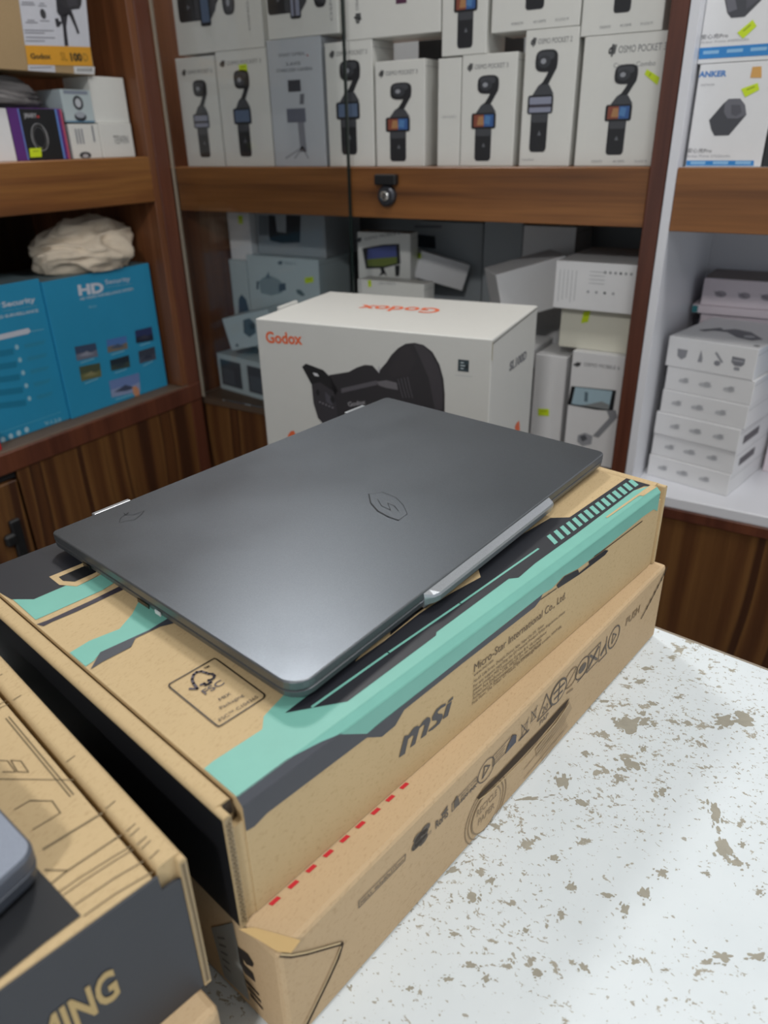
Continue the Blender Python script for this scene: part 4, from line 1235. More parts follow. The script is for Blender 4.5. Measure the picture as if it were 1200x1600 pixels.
e_ = cart(767, 905, 0, zH, 'white_box', 'wide white carton with a row of small print, above the tall camera carton', group=GU2, hfix=.17, dp=.10)
zI = I_.ztop + .0006
f_ = cart(906.5, 1034, 0, zI, 'white_box', 'wide white carton at the post, stacked on the sticker carton', group=GU2, hfix=.17, dp=.10)
for q in (e_, f_):
    gimbal(q.front, q.ob, q.w * .52, q.h * .17, q.h * .84, q.w * .36)
    p = Pr(q.front)
    for k, t in enumerate(('EXTENDED BATTERY', '4K/120FPS', 'D-LOG M')): p.text(t, (q.w * (.24 + .25 * k), q.h * .055), (q.w * (.38 + .25 * k), q.h * .055), .0038, '#8d8e90', 1)
    p.out('small_print', q.ob)
bb = Box('black_block', (E_.o.x + .012, YF + .15, ZU), EX, EY, .19, .12, .235, 'black_plastic', 'black block added for the shade in the gap behind the white camera cartons', 'case', bev=.006, seam=False)  # dark block put in where there is only a shaded gap

# ------------------------------------------------------------------ middle cabinet, lower compartment
ZFL = ZF + .0003
GL = 'white cartons behind the studio light carton'
L4 = cart(345, 436, 551, ZFL, 'pale_blue_box', 'low pale carton with two dark squares, bottom left behind glass', dp=.09, y=YC + .07, yaw=R(-9), group=GL)
p = Pr(L4.front)
for k in (0, 1): p.rect(L4.w * (.05 + .47 * k), L4.h * .14, L4.w * (.05 + .47 * k) + L4.w * .36, L4.h * .86, '#4a5057', 1); p.rect(L4.w * (.08 + .47 * k), L4.h * .2, L4.w * (.08 + .47 * k) + L4.w * .2, L4.h * .6, '#596068', 2)
p.out('dark_squares', L4.ob)
# narrow upright cartons at the back left, with the drone carton beside them
y2 = YC + .17
N1 = cart(371, 403, 405, ZFL, 'pale_blue_box', 'narrow pale carton with dark rounded picture standing left of the drone carton', y=y2, dp=.12, group=GL)
p = Pr(N1.front)
p.poly([(N1.w * .25, N1.h * .12), (N1.w * .95, N1.h * .12), (N1.w * .95, N1.h * .55), (N1.w * .80, N1.h * .69), (N1.w * .55, N1.h * .73), (N1.w * .35, N1.h * .69), (N1.w * .25, N1.h * .55)], '#4b5a6a', 1)
p.out('printed_picture', N1.ob)
N2 = cart(362, 395, 318, N1.ztop + .0006, 'white_box2', 'narrow white carton with tiny neon sticker, high at the left behind glass', y=y2 + .002, dp=.12, group=GL)
sticker(N2.front, [(372, 337), (379, 337), (380, 350), (373, 350)], N2.ob)
DRN = cart(404, 509, 398, ZFL, 'pale_blue_box', 'pale drone carton with printed drone and neon sticker behind the glass', y=YC + .16, dp=.14, group=GL)
p = Pr(DRN.front)
p.pt('dji', (434, 412), (442, 413), (434, 407), '#4a5866', 1, .05, .25)
p.pt('MINI 3', (445, 413), (462, 414), (445, 409), '#7c8894', 1)
p.out('lettering', DRN.ob)
p = Pr(DRN.front)
p.pp([(404, 440), (412, 433), (424, 431), (436, 437), (447, 447), (440, 458), (424, 462), (408, 458)], '#8b9ba1', 0)
p.pp([(436, 444), (446, 442), (447, 453), (436, 456)], '#4d5a68', 1)
p.pp([(416, 431), (420, 424), (421, 431), (424, 434), (414, 435)], '#6a7a85', 1)
p.pp([(401, 440), (404, 439), (404, 452), (401, 452)], '#4d5a68', 1)
p.pp([(463, 452), (470, 453), (477, 461), (472, 463), (464, 458)], '#5f7076', 1)
p.out('drone_picture', DRN.ob)
sticker(DRN.front, [(476, 434), (490, 432), (490, 441), (477, 443)], DRN.ob)
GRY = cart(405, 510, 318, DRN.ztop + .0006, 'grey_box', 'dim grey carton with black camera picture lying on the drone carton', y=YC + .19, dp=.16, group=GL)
p = Pr(GRY.front)
p.pp([(420, 336), (430, 337), (433, 362), (447, 364), (447, 336), (470, 337), (469, 379), (440, 380), (422, 376), (420, 365)], '#23262c', 1)
p.pp([(404, 336), (420, 337), (419, 368), (404, 368)], '#6c7278', 1)
p.out('camera_picture', GRY.ob)
t3 = R(14)
e, d = yawvec(R(4))
e3t = (e * math.cos(t3) + EZ * math.sin(t3)); u3t = (EZ * math.cos(t3) - e * math.sin(t3))
P3 = ony(362, 548, YC + .050)
L3 = Box('camera_carton', V3((P3.x, P3.y, max(P3.z, L4.ztop + .002))), e3t, d, .155, .085, .085, 'pale_blue_box', 'tilted pale carton leaning on the low one, left of the studio light carton', 'box', group=GL, up=u3t, seam=False)
p = Pr(L3.front)
p.pp([(380, 500), (390, 497), (398, 505), (400, 520), (390, 527), (381, 520)], '#55646e', 1); p.pp([(390, 505), (399, 507), (399, 515), (391, 514)], '#3c4852', 2)
p.pp([(368, 538), (372, 537), (373, 541), (369, 542)], '#55646e', 1)
p.out('printed_picture', L3.ob)
# stack of phone gimbal cartons in the middle
PB = cart(566, 661, 436, ZFL, 'white_box', 'white carton with small sticker peeking over the studio light carton', y=YC + .06, dp=.05, group=GL)
sticker(PB.front, [(575, 438), (580, 437.5), (580.5, 448), (576, 448.5)], PB.ob)
p = Pr(PB.front); p.pt('OSMO MOBILE SE', (592, 444.5), (618, 445), (592, 441), '#9a9b9d', 1); p.out('lettering', PB.ob)
PH = cart(567, 642, 362, ZFL, 'white_box', 'white carton with printed phone on a green field behind the stickered one', y=YC + .165, dp=.045, yaw=R(6), group=GL)
p = Pr(PH.front)
p.pt('dji', (557, 378), (566, 376), (557, 372), '#3a3b3e', 1, .06, .25)
p.pt('OSMO MOBILE 6', (570, 376), (625, 366), (570, 371), '#6d6e70', 1)
p.out('lettering', PH.ob)
p = Pr(PH.front)
p.pp([(566, 388), (600, 382), (624, 381), (626, 412), (600, 419), (572, 420)], '#1b1c22', 1)
p.pp([(575, 389), (600, 385), (619, 384), (620, 402), (574, 405)], '#4a5590', 2)
p.pp([(574, 405), (620, 401), (621, 411), (600, 416), (575, 416)], '#6d7a35', 3)
p.pp([(594, 419), (600, 419), (605, 432), (600, 428), (592, 432), (596, 425)], '#232326', 1)
p.pp([(617, 415), (625, 414), (624, 431), (618, 432)], '#232326', 1)
p.out('phone_picture', PH.ob)
DKB = cart(655, 745, 345, ZFL, 'grey_box', 'carton coloured grey for shade, with dark picture, standing deep in the cabinet', y=YC + .33, dp=.12, group=GL)  # its grey colour stands in for the shade back here
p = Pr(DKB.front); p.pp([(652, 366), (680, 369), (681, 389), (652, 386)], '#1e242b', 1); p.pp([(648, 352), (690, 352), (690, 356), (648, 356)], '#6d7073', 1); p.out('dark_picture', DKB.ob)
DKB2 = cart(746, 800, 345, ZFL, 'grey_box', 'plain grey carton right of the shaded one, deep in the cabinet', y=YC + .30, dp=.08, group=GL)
LGB = cart(801, 874, 352, ZFL, 'white_box2', 'light plain carton standing upright behind the tilted white one', y=YC + .30, dp=.12, group=GL)
# carton wedged at a slant: small end towards the viewer, long side running away down to the right
d7 = V3((.74, .60, -.30)).normalized()
e7 = V3((.64, -.77, 0)); e7 = (e7 - d7 * e7.dot(d7)).normalized()
u7 = e7.cross(d7).normalized()
L7 = Box('camera_carton', ony(641.5, 427.5, YC + .247), e7, d7, .052, .125, .062, 'white_box2', 'slanting white carton with tiny neon sticker on its end, wedged beside the phone carton', 'box', group=GL, up=u7, seam=False)
sticker(L7.front, [(650, 397), (658, 395), (659, 403), (651, 405)], L7.ob)
p = Pr(L7.front); p.rect(.018, .012, .034, .016, '#8d9094', 1); p.rect(.012, .022, .020, .026, '#9a9da0', 1); p.out('small_print', L7.ob)
# right hand pile
P11 = cart(879, 979, 548, ZFL, 'white_box2', 'upright white carton with printed phone gimbal at the foot of the brown post', y=YC + .035, dp=.10, group=GL)
p = Pr(P11.front)
p.pt('dji', (896, 571), (908, 571.5), (896, 565.5), '#3a3b3e', 1, .06, .25); p.pt('OSMO MOBILE 6', (912, 571.5), (968, 578), (912, 566), '#77787b', 1)
p.out('lettering', P11.ob)
p = Pr(P11.front)
p.pp([(893, 603), (963, 610), (958, 642), (930, 640), (887, 632)], '#15171b', 1)
p.pp([(899, 604.5), (957, 611), (951, 640), (893, 631)], '#a9c3cf', 2)
p.pp([(918, 632), (940, 627), (952, 632), (951, 640), (905, 633)], '#8a8f90', 3); p.pp([(914, 612), (919, 613), (918, 628), (913, 627)], '#5f7480', 3)
p.pp([(948, 641), (962, 641), (965, 652), (935, 684), (926, 681), (952, 653)], '#8d8f94', 2)
p.pp([(903, 680), (914, 676), (926, 681), (924, 694), (910, 697), (902, 690)], '#9a9ca2', 2); p.pp([(906, 682), (914, 679), (918, 686), (910, 690)], '#55585e', 3)
p.out('phone_picture', P11.ob)
P12 = cart(826, 872, 553, ZFL, 'white_box2', 'narrow upright white carton with neon sticker beside the phone gimbal carton', y=YC + .05, dp=.10, group=GL)
sticker(P12.front, [(841, 638), (858, 639), (858, 650), (841, 649)], P12.ob)
P10 = cart(872.5, 992, 478, P11.ztop + .0006, 'cream_box', 'ivory carton with neon sticker in the middle of the right hand pile', y=YC + .055, dp=.16, group=GL)
sticker(P10.front, [(912, 487), (923, 485), (919, 503), (908, 505)], P10.ob)
P9 = cart(863.5, 996, 407, P10.ztop + .0006, 'white_box2', 'flat white carton with grey small print on top of the right hand pile', y=YC + .03, dp=.22, group=GL)
p = Pr(P9.front)
w, h = P9.w, P9.h
for k in range(5): p.stroke([(w * (.06 + .05 * k), h * .82), (w * (.06 + .05 * k), h * (.15 + .04 * (k % 3)))], .0012, '#b2b4b6', 1)
for k in range(4): p.stroke([(w * .42, h * (.82 - .08 * k)), (w * .60, h * (.82 - .08 * k))], .0010, '#b2b4b6', 1)
for k in range(6): p.ell(w * (.60 + .06 * k), h * .82, .0026, .0026, '#6f7174' if k == 3 else '#9a9c9f', 1, 10)
for k in range(4): p.ell(w * (.42 + .10 * k), h * .40, .0026, .0026, '#6f7174' if k == 2 else '#a4a6a9', 1, 10)
p.out('small_print', P9.ob)
# big white carton lying tilted between the piles
t8 = R(13)
e8, d8 = yawvec(R(38))
e8t = (e8 * math.cos(t8) + EZ * math.sin(t8)); u8 = (EZ * math.cos(t8) - e8 * math.sin(t8))
P8 = ony(783, 478, YC + .075)
L8 = Box('camera_carton', P8 - u8 * .035, e8t, d8, .15, .10, .100, 'white_box2', 'big plain white carton lying tilted between the two piles', 'box', group=GL, up=u8, seam=False)
SUP = cart(700, 822, 530, ZFL, 'white_box2', 'white carton under the tilted big one, mostly hidden by the studio light carton', y=YC + .06, dp=.12, group=GL)

# ------------------------------------------------------------------ right shelf unit: charger cartons above, flat cartons below
ZR = .3713
GC = 'charger cartons on the right shelf'
K1b = cart(1070.5, 1188, 101, ZR, 'white_box2', 'white charger carton with orange corner label, standing on the right shelf board', y=YC + .03, dp=.10, group=GC, name='charger_carton')
def charger(B, k, orange, body, lid, strip, stk, txts):
    F = B.front
    p = Pr(F); p.pp(body, '#45464c', 1); p.pp(lid[0], '#6a6a72', 2); p.pp(lid[1], '#55555d', 3); p.out('charger_picture', B.ob)
    p = Pr(F); p.pp(strip, '#2f86cc', 1)
    q = F.pxs(strip); 
    for t in (.08, .42, .75):
        a = (q[3][0] + (q[2][0] - q[3][0]) * t, q[3][1] * .55 + q[0][1] * .45); b = (a[0] + (q[2][0] - q[3][0]) * .2, a[1])
        p.stroke([a, b], .0045, '#8fc0e6', 2)
    p.out('blue_strip', B.ob)
    sticker(F, stk, B.ob)
    p = Pr(F)
    for t, a, b, c, col, bo in txts: p.pt(t, a, b, c, col, 1, bo)
    if orange: p.pp(orange, '#d8a45a', 1)
    p.out('lettering', B.ob)
r5 = lambda pts: [(1000 + x / 4.21, y / 4.21) for x, y in pts]
charger(K1b, 0, r5([(740, 440), (800, 436), (800, 512), (725, 512)]),
        r5([(455, 790), (550, 680), (585, 650), (660, 648), (692, 690), (700, 755), (585, 890), (490, 893), (468, 850)]),
        (r5([(585, 650), (660, 648), (692, 690), (698, 755), (640, 780), (575, 778), (552, 740), (558, 680)]), r5([(600, 690), (660, 690), (670, 740), (630, 765), (600, 750)])),
        r5([(303, 1090), (748, 1090), (750, 1056), (306, 1056)]), r5([(665, 585), (775, 545), (786, 590), (692, 640)]),
        [('ANKER', *r5([(385, 507), (568, 500), (385, 470)]), '#4f86c9', .04), ('Laptop Power Bank', *r5([(400, 565), (490, 562), (400, 550)]), '#a0a0a4', 0), ('安心充Pro', *r5([(310, 1003), (470, 1003), (310, 975)]), '#5b5b60', 0), ('Anker Prime 27650mAh', *r5([(308, 1035), (590, 1035), (308, 1018)]), '#a2a2a6', 0)])
K2b = cart(1083, 1206, 0, K1b.ztop + .0006, 'white_box2', 'white charger carton stacked on the one with the orange label', y=YC + .03, dp=.10, group=GC, name='charger_carton', hfix=.17)
charger(K2b, 1, None, r5([(555, -40), (560, 10), (575, 85), (600, 118), (690, 110), (800, 0), (820, -60)]), (r5([(560, -40), (620, -40), (640, 60), (580, 85)]), r5([(700, -60), (790, -60), (780, 0), (700, 60)])),
        r5([(386, 390), (860, 362), (860, 284), (391, 316)]), r5([(640, 215), (742, 130), (768, 172), (678, 255)]),
        [('安心充Pro', *r5([(402, 258), (578, 245), (402, 228)]), '#5b5b60', 0), ('Anker Prime 20000mAh', *r5([(400, 288), (715, 265), (400, 273)]), '#a2a2a6', 0)])
K3b = cart(1189.5, 1250, 200, ZR, 'black_print', 'black fronted carton at the right edge beside the charger carton', y=YC + .03, dp=.10, name='accessory_carton')
p = Pr(K3b.front); p.rect(.012, .01, K3b.w * .9, K3b.h * .55, '#c9c9cc', 1); p.out('printed_panel', K3b.ob)
# pile of flat white cartons
es, ds = yawvec(R(-12))
ZS = ZRF + .0003
PS = onz(1135, 776, ZS)
WS = .165; DS = .215
nS = 6
Htot = solve(PS, EZ, v=546)
hs = (Htot - .058) / 5
zz = ZS
GS = 'pile of flat white cartons on the right shelf floor'
names = ['bottom one of the pile of flat white cartons', 'second from bottom in the pile of flat white cartons', 'third from bottom in the pile of flat white cartons', 'fourth from bottom in the pile of flat white cartons', 'fifth from bottom in the pile, just under the top one', 'thick top carton of the flat white pile, drone printed on its lid']
offs = [(0, 0), (.001, .003), (.0015, -.001), (.006, .002), (.007, .004), (.002, .003)]
for k in range(6):
    hk = hs if k < 5 else .058
    ox, oy = offs[k]
    o = V3((PS.x, PS.y, zz)) - es * (WS - ox) + ds * oy
    SB = Box('flat_carton', o, es, ds, WS, DS, hk - .0006, 'white_box2', names[k], 'box', group=GS)
    F = SB.front
    p = Pr(F)
    if k < 5:
        for x, ww in ((.22, .10), (.47, .13), (.74, .11)):
            x += .03 * ((k * 7) % 3 - 1)
            p.ell(WS * x, hk * .48, WS * ww * .6, hk * .10, '#c2c3c6', 1, 12); p.ell(WS * (x + .02), hk * .52, WS * ww * .3, hk * .11, '#b0b1b5', 2, 12)
            p.stroke([(WS * (x - .06), hk * .42), (WS * (x + .06), hk * .62)], .0014, '#bbbcc0', 2)
            p.out('printed_picture', SB.ob); p = Pr(F)
    else:
        p.poly([(WS * .12, hk * .62), (WS * .24, hk * .62), (WS * .23, hk * .38), (WS * .18, hk * .28), (WS * .13, hk * .38)], '#8f9096', 1)
        p.poly([(WS * .37, hk * .30), (WS * .42, hk * .30), (WS * .42, hk * .45), (WS * .39, hk * .70)], '#97989e', 1)
        p.stroke([(WS * .56, hk * .68), (WS * .64, hk * .42)], .004, '#97989e', 1); p.ell(WS * .59, hk * .36, .006, .005, '#8a8b91', 1, 12)
        p.poly([(WS * .74, hk * .66), (WS * .88, hk * .64), (WS * .88, hk * .46), (WS * .85, hk * .38), (WS * .78, hk * .38), (WS * .74, hk * .48)], '#7f8087', 1); p.rect(WS * .78, hk * .24, WS * .84, hk * .34, '#97989e', 1)
        p.rect(WS * .75, hk * .52, WS * .87, hk * .57, '#a9aab0', 2)
    p.out('printed_pictures', SB.ob)
    if k == 5:
        p = Pr(SB.top)
        p.poly([(WS * .20, DS * .42), (WS * .36, DS * .50), (WS * .46, DS * .60), (WS * .66, DS * .56), (WS * .88, DS * .36), (WS * .80, DS * .26), (WS * .62, DS * .30), (WS * .44, DS * .44)], '#77787e', 1)
        p.poly([(WS * .14, DS * .36), (WS * .30, DS * .56), (WS * .36, DS * .52), (WS * .22, DS * .34)], '#6a6b71', 2)
        p.ell(WS * .72, DS * .38, .010, .012, '#b8b9be', 3, 14)
        p.ell(WS * .93, DS * .10, .006, .005, '#6a6b71', 2, 10)
        p.out('drone_picture', SB.ob)
    elif k in (1, 2):
        p = Pr(SB.right); p.rect(DS * .12, hk * .2, DS * .5, hk * .55, '#5d5b60', 1); p.out('dark_print', SB.ob)
    zz += hk
ZSTOP = zz
# cartons behind the pile
yb = YC + .315
BK = Box('storage_carton', (-.262, yb + .01, ZS), EX, EY, .42, .13, solve(V3((-.2, yb, ZS)), EZ, v=494) , 'pink_box', 'tall pinkish carton standing behind the flat pile', 'box')


B2 = cart(1080, 1290, 476, BK.ztop + .0006, 'pink_box', 'thin pinkish carton with teal end, under the dark topped one', y=yb, dp=.14)
p = Pr(B2.front); p.rect(0.0005, .001, .012, B2.h - .001, '#2f7c84', 1); p.out('teal_end', B2.ob)
B1 = cart(1094, 1290, 434, B2.ztop + .0006, 'pink_box', 'pinkish flat carton with dark reflection coloured into its top, highest behind the pile', y=yb + .004, dp=.13)
p = Pr(B1.top); p.rect(.001, .001, B1.w - .001, B1.dp - .001, '#7d706b', 0); p.out('dark_top', B1.ob)  # dark reflection put into the colour of the top
p = Pr(B1.front)
for x in (.22, .50, .76): p.ell(B1.w * x * .7, B1.h * .45, B1.w * .05, B1.h * .12, '#a9a0a8', 1, 12); p.stroke([(B1.w * (x * .7 - .06), B1.h * .55), (B1.w * (x * .7 + .02), B1.h * .38)], .0012, '#a49aa3', 1)
p.out('printed_pictures', B1.ob)
# right of the pile
PR = onz(1178, 742, ZS); PR = V3((PR.x + .012, PR.y + .03, ZS))
R1 = Box('accessory_carton', PR, EX, EY, .12, .10, .085, 'pink_box', 'pinkish carton at the right edge under the taller pinkish one', 'box')
R2 = Box('accessory_carton', PR + EZ * .0856, EX, EY, .12, .10, solve(PR, EZ, v=601) - .0862, 'pink_box', 'pinkish carton at the right edge carrying the blue carton', 'box')
p = Pr(R2.front); p.text('7A2', (.008, .03), (.024, .03), .008, '#77707a', 1); p.out('lettering', R2.ob)
R3 = Box('accessory_carton', V3((PR.x + .002, PR.y - .01, R2.ztop + .0006)), EX, EY, .12, .09, .078, 'blue_small', 'bright blue carton with white window label at the right edge', 'box', bev=.004)
p = Pr(R3.front); p.rect(.009, .018, .06, .056, '#d8dde2', 1); p.rect(.009, .016, .06, .021, '#8b7f72', 2); p.out('window_label', R3.ob)

# ------------------------------------------------------------------ left shelf unit, lower compartment
def lbox(name, u0, u1, vt, x, z, dp, m, label, yaw=0.0, hfix=None, **k):
    """carton whose front faces the room (+x); u0..u1 along its lower edge"""
    e, d = yawvec(R(90) + yaw)
    P = V3((x, .9, z))
    P = P + e * solve(P, e, u=u0)
    w = solve(P, e, u=u1)
    h = hfix or solve(P + e * w * .5, EZ, v=vt)
    return Box(name, P, e, d, w, dp, h, m, label, k.pop('cat', 'box'), **k)
ZLS = ZLF + .0003
HD1 = lbox('camera_kit_carton', 113, 262, 425, -1.490, ZLS, .20, 'blue_box', 'blue security camera kit carton with seven small photos beside the brown post', seam=False)
HD2 = lbox('camera_kit_carton', -70, 109.5, 452, -1.497, ZLS, .20, 'blue_box', 'blue carton with white list print, left of the one with photos', seam=False)
h4 = lambda pts: [(x / 4.286, 400 + y / 4.286) for x, y in pts]
F = HD1.front
p = Pr(F)
p.pt('HD', *h4([(527, 262), (697, 240), (512, 195)]), '#d3d8e4', 1, .05)
p.pt('Security', *h4([(705, 190), (872, 165), (700, 160)]), '#b9c6d8', 1, .02)
p.pt('Video Surveillance System', *h4([(705, 215), (880, 190), (703, 203)]), '#7fb0c8', 1)
p.pt('HD VIDEO SURVEILLANCE SYSTEM', *h4([(538, 298), (890, 228), (535, 280)]), '#c3d2de', 1, .02)
p.pt('8CH', *h4([(595, 350), (645, 343), (593, 335)]), '#8fc3d8', 1)
p.out('lettering', HD1.ob)
def photo(pts, cols):
    p = Pr(F)
    q = F.pxs(h4(pts))
    p.poly(q, cols[0], 1)
    L = lambda s, t: tuple((q[0][i] * (1 - s) + q[1][i] * s) * (1 - t) + (q[3][i] * (1 - s) + q[2][i] * s) * t for i in (0, 1))
    p.poly([L(0, .55), L(.3, .5), L(.6, .62), L(1, .5), L(1, 1), L(0, 1)], cols[1], 2)
    p.poly([L(.1, .72), L(.5, .45), L(.85, .75), L(.5, .8)], cols[2], 3)
    a, b = F.pxs(h4([(pts[3][0] + 25, pts[3][1] + 14), (pts[2][0] - 25, pts[2][1] + 14)]))
    p.stroke([a, b], .0018, '#8fc6da', 1)
    p.out('printed_photo', HD1.ob)
photo([(498, 608), (640, 582), (655, 672), (515, 702)], ('#3c4c68', '#6f7486', '#8f93a3'))
photo([(712, 562), (845, 535), (855, 620), (722, 648)], ('#4f78b8', '#7c7266', '#4c5a72'))
photo([(902, 500), (1015, 472), (1028, 565), (912, 585)], ('#2c3763', '#20263a', '#3a3c4c'))
photo([(528, 742), (668, 715), (680, 805), (545, 840)], ('#4c5540', '#6d6f4a', '#8a8660'))
photo([(735, 698), (862, 662), (872, 742), (745, 770)], ('#222f3a', '#3c4a44', '#2d3c44'))
photo([(925, 638), (1035, 605), (1045, 690), (935, 722)], ('#39404f', '#4a5060', '#30384a'))
photo([(728, 838), (930, 782), (940, 905), (748, 948)], ('#6f86bb', '#8d9cc0', '#434d66'))
p = Pr(F); p.pp(h4([(885, 880), (905, 868), (928, 890), (935, 935), (905, 942), (890, 915)]), '#c98f6c', 5); p.out('printed_hand', HD1.ob)
F2 = HD2.front
p = Pr(F2)
p.pt('HD', *h4([(-140, 372), (2, 350), (-150, 305)]), '#d3d8e4', 1, .05)
p.pt('Security', *h4([(15, 345), (238, 305), (12, 308)]), '#c5d0de', 1, .03)
p.pt('Video Surveillance', *h4([(20, 375), (245, 335), (18, 362)]), '#6fa8c2', 1)
p.pt('HD VIDEO SURVEILLANCE', *h4([(-140, 445), (258, 372), (-142, 425)]), '#c3d2de', 1, .03)
p.out('lettering', HD2.ob)
p = Pr(F2)
p.pp(h4([(-40, 572), (188, 520), (205, 505), (190, 482), (-40, 535)]), '#cfd3df', 1)
p.ps(h4([(205, 505), (290, 490)]), .0012, '#8fc0d4', 1)
for k in range(5):
    x, y = 112 + 21 * k, 610 + 86 * k
    q = h4([(x, y)])[0]; c = F2.px(*q)
    p.ell(c[0], c[1], .0045, .0055, '#9ccbdd', 1, 10)
    p.pp(h4([(x + 45, y - 20), (x + 190 - 8 * k, y - 48), (x + 180 - 10 * k, y - 20), (x + 55, y + 8)]), '#2f8fb2', 1)
    p.pp(h4([(-60, y + 35), (x - 25, y + 8), (x - 20, y + 48), (-60, y + 75)]), '#1d7fa4', 1)
p.ps(h4([(-20, 1190), (405, 1045)]), .0010, '#5fb0cc', 1)
for x, y in ((20, 1230), (72, 1208), (125, 1186), (178, 1163)): c = F2.px(*h4([(x, y)])[0]); p.ell(c[0], c[1], .0055, .0065, '#a9cfe0', 1, 12)
p.pt('V-1.2.0', *h4([(300, 1135), (410, 1105), (298, 1110)]), '#8fc0d4', 1, .03)
p.out('printed_list', HD2.ob)
for Bq in (HD1, HD2):
    p = Pr(Bq.top); p.rect(.001, .001, Bq.w - .001, Bq.dp - .001, '#5d6d72', 0); p.out('dark_top', Bq.ob)  # tops coloured dark grey

# crumpled canvas bag on the kit cartons
zt = HD1.ztop + .0004
def canvas(name, cx, cy, rx, ry, h, seed, m, label, cat, zt, parent=None):
    bm = bmesh.new()
    bmesh.ops.create_icosphere(bm, subdivisions=5, radius=1)
    for v in bm.verts:
        q = v.co.copy()
        s = V3((seed, seed * 2.3, 0))
        big = noise.noise(q * 1.1 + s) * .34
        w = q + V3((noise.noise(q * 1.2 + s), noise.noise(q * 1.2 + s + V3((9, 0, 0))), noise.noise(q * 1.2 + s + V3((0, 9, 0))))) * .8
        rdg = lambda f, o: 1 - abs(noise.noise(V3((w.x * f, w.y * f * .8, w.z * f * 1.3)) + o)) * 2.6
        fold = rdg(1.35, s) * .20 + rdg(2.6, -s) * .055
        r = 1 + big + fold
        x, y, z = q.x * rx * r, q.y * ry * r, q.z * r
        zz_ = z * h * .5 + h * .5
        zz_ = max(0, zz_ - .10 * h)
        v.co = V3((cx + x, cy + y, zt + zz_))
    return bm, name
bm, nm = canvas('cloth_bag', -1.550, 1.186, .064, .113, .110, 5.3, None, None, None, zt)
bag = bm_out(nm, bm, M['cloth'], None, V3((-1.550, 1.186, zt)), True)
tag(bag, 'crumpled beige canvas bag lying on the blue kit cartons', 'bag')
bk2 = Box('black_block', (-1.60, .86, HD2.ztop + .0006), EY, -EX, .135, .10, .055, 'black_plastic', 'black plastic device left of the beige bag', 'case', bev=.006, seam=False)
p = Pr(bk2.front); p.rect(.118, .016, .121, .040, '#b9b9bb', 1); p.out('silver_mark', bk2.ob)
# small red box at the far left on the sill
o = onx(6, 714, -1.462)
RD = Box('red_box', (-1.4605, o.y - .06, ZLS), EY, -EX, .06, .02, .042, 'red', 'small red box on the sill at the left edge of the frame', 'box', seam=False)

# ------------------------------------------------------------------ left shelf unit, upper shelf
ZLU = ZLB1 + .0003
XB = -1.475
TW = lbox('accessory_carton', 163, 212, 192, XB, ZLU, .09, 'white_box', 'small white carton with grey lettering at the right end of the left shelf')
p = Pr(TW.front); p.text('TEWIN', (TW.w * .38, TW.h * .40), (TW.w * .84, TW.h * .40), .016, '#8a8a8a', 1, .01); p.out('lettering', TW.ob)
BC = lbox('accessory_carton', 116, 161, 194, XB - .004, ZLU, .09, 'white_box', 'small white carton with sideways print and a lens, beside the black ring carton')
p = Pr(BC.front)
for k in range(3): p.stroke([(BC.w * (.22 + .10 * k), BC.h * .45), (BC.w * (.22 + .10 * k), BC.h * .85)], .004, '#8d8f96', 1)
p.stroke([(BC.w * .80, BC.h * .50), (BC.w * .80, BC.h * .95)], .004, '#7d8088', 1)
p.ell(BC.w * .40, BC.h * .10, BC.w * .2, BC.h * .10, '#2c2c30', 1); p.ell(BC.w * .40, BC.h * .08, BC.w * .1, BC.h * .06, '#b5b5b8', 2)
p.out('printed_panel', BC.ob)
PU = lbox('light_ring_carton', 28.8, 110.5, 169, XB - .002, ZLU, .10, 'purple', 'purple and black carton with a pale ring printed on the front')
w, h = PU.w, PU.h
p = Pr(PU.front)
p.rect(w * .20, .001, w * .865, h - .001, '#17181b', 1)
p.rect(w * .175, .001, w * .20, h - .001, '#6a80c8', 1); p.rect(w * .865, .001, w * .90, h - .001, '#5f8ad0', 1); p.rect(w * .955, .001, w * .998, h - .001, '#b8506a', 1)
p.out('front_print', PU.ob)
p = Pr(PU.front)
p.text('JMARY', (w * .27, h * .82), (w * .50, h * .82), .008, '#b5b5b8', 2, .02); p.rect(w * .50, h * .82, w * .55, h * .86, '#b23b3b', 2)
c = PU.front.px(62, 214.5); p.ring(c[0], c[1], .0165, .022, .0062, '#d4d4d6', 2, 28)
p.out('ring_picture', PU.ob)
sticker(PU.front, [(45.5, 232), (64, 231), (65, 245), (47, 246)], PU.ob)
WL = lbox('accessory_carton', -60, 27.5, 168, XB - .001, ZLU, .10, 'white_box2', 'plain white carton at the left frame edge beside the purple one')
z2 = max(TW.ztop, BC.ztop) + .0006
PW = lbox('accessory_carton', 150, 203, 120, XB - .006, z2, .085, 'white_box', 'plain white carton stacked on the two small white ones')
WC = lbox('webcam_carton', 103, 149, 140, XB - .008, z2, .085, 'pale_blue_box', 'pale carton with a printed webcam left of the plain white one')
w, h = WC.w, WC.h
p = Pr(WC.front); p.ell(w * .52, h * .60, w * .17, h * .22, '#33363c', 1); p.ell(w * .52, h * .60, w * .10, h * .14, '#c8ccd2', 2); p.ell(w * .52, h * .18, w * .20, h * .15, '#33363c', 1); p.ell(w * .52, h * .24, w * .16, h * .10, '#a9afb8', 2)
p.rect(w * .1, h * .86, w * .9, h * .97, '#8a93a2', 1); p.rect(w * .02, .001, w * .98, h * .05, '#3f7fa8', 1)
p.out('webcam_picture', WC.ob)
zc = max(PU.ztop, WL.ztop) + .0004
bm, nm = canvas('grey_pouch', -1.535, 1.00, .050, .115, .062, 8.1, None, None, None, zc)
tag(bm_out(nm, bm, M['grey_cloth'], None, V3((-1.535, 1.00, zc)), True), 'grey cloth pouch squeezed under the brown lamp carton', 'pouch')
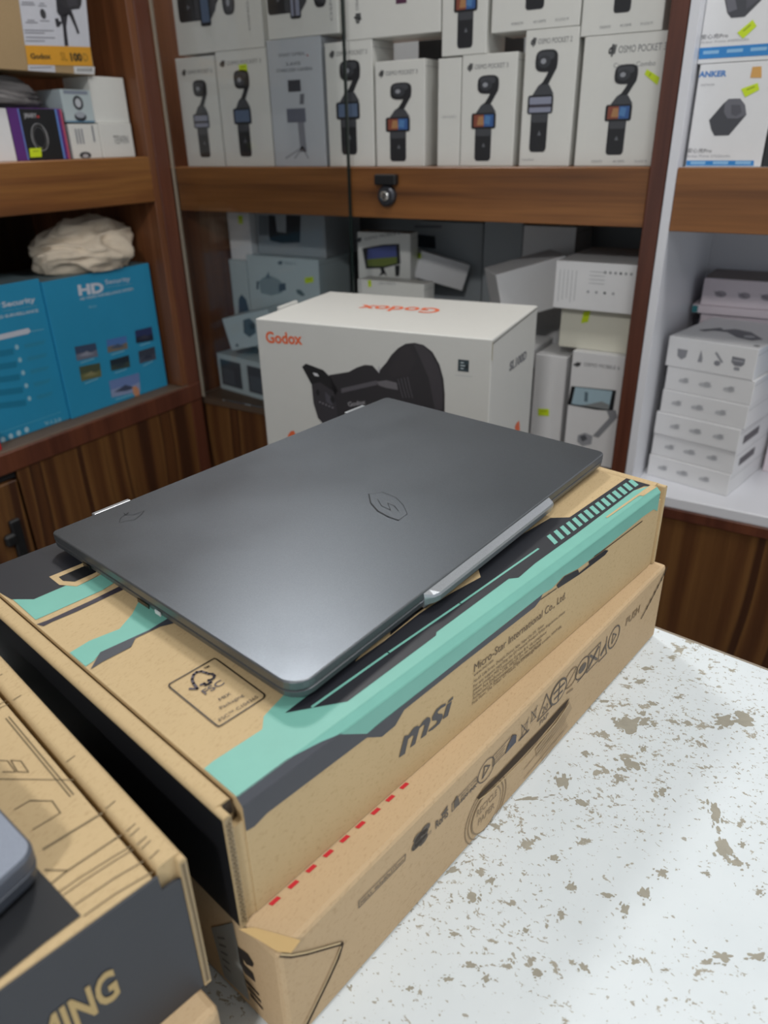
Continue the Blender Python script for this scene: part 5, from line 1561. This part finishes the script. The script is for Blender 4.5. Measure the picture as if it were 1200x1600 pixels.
zk = max(WC.ztop, zc + .060) + .0035
KG = lbox('lamp_carton', -80, 149, 0, XB + .004, zk, .16, 'kraft_godox', 'brown lamp carton with yellow stripe and white panel, top left corner', hfix=.24, seam=False)
F = KG.front
k7 = lambda pts: [(x / 7.5, y / 7.5) for x, y in pts]
dv = 132.5 - (800 + FOC * (lambda c: c.y / c.z)(MW @ (KG.o + KG.e * KG.w - EYE)))
sh = lambda pts: [(x, y - dv) for x, y in k7(pts)]
p = Pr(F)
p.pp(sh([(150, -400), (960, -400), (1055, 662), (290, 640)]), '#c9cad2', 1)
p.pp(sh([(325, 870), (640, 878), (658, 1000), (342, 1000)]), '#c4c5cc', 1)
p.pp(sh([(862, 888), (1108, 895), (1105, 985), (872, 980)]), '#d2d2d2', 1)
p.out('white_panel', KG.ob)
p = Pr(F); p.pp(sh([(290, 640), (1055, 662), (1082, 885), (325, 868)]), '#d89a28', 2); p.out('yellow_stripe', KG.ob)
p = Pr(F)
p.pt('Godox', *sh([(360, 800), (600, 802), (350, 735)]), '#4a3a1c', 3, .04)
p.pt('SL', *sh([(715, 818), (795, 822), (710, 720)]), '#b07e1c', 3, .04)
p.pt('100', *sh([(830, 822), (968, 826), (822, 728)]), '#4a3a1c', 3, .06)
p.pt('D', *sh([(982, 828), (1035, 830), (975, 735)]), '#9a7426', 3, .02)
for k in range(7): p.pp(sh([(905 + 26 * k, 910), (918 + 26 * k, 911), (920 + 26 * k, 950), (907 + 26 * k, 949)]), '#5a5a58', 3)
p.out('lettering', KG.ob)
p = Pr(F)
p.pp(sh([(545, 0), (560, -300), (920, -400), (965, 30), (950, 170), (930, 215), (830, 228), (740, 215), (640, 75)]), '#2d2b30', 2)
p.pp(sh([(760, 40), (880, 30), (910, 180), (800, 195)]), '#3d3b41', 3)
p.pp(sh([(650, 80), (760, 200), (840, 235), (845, 270), (760, 300), (690, 290), (665, 250)]), '#26242a', 3)
p.pp(sh([(700, 290), (790, 280), (775, 430), (800, 650), (755, 650), (735, 430)]), '#2b292f', 3)
p.pp(sh([(790, 265), (850, 270), (920, 470), (930, 500), (905, 510), (880, 440), (820, 310)]), '#2b292f', 3)
p.pp(sh([(640, 330), (680, 325), (690, 360), (730, 365), (690, 430), (660, 425)]), '#2b292f', 3)
p.out('lamp_picture', KG.ob)
p = Pr(F)
p.pp(sh([(440, 35), (500, 35), (505, 90), (445, 90)]), '#d8c08a', 2)
c = F.px(*sh([(503, 275)])[0]); p.ell(c[0], c[1], .0065, .0085, '#3a393d', 2, 14)
for (a, b, cc, d_y) in ((255, 138, 390, 142), (250, 165, 405, 168), (465, 152, 515, 154), (450, 180, 540, 182), (320, 350, 400, 352), (300, 375, 435, 378), (470, 355, 575, 358), (285, 465, 625, 472), (290, 495, 520, 500), (305, 548, 640, 556), (300, 590, 520, 592), (350, 905, 600, 900), (360, 960, 470, 958)):
    p.ps(sh([(a, b), (cc, d_y)]), .0022, '#8f8f98', 2)
p.out('small_print', KG.ob)
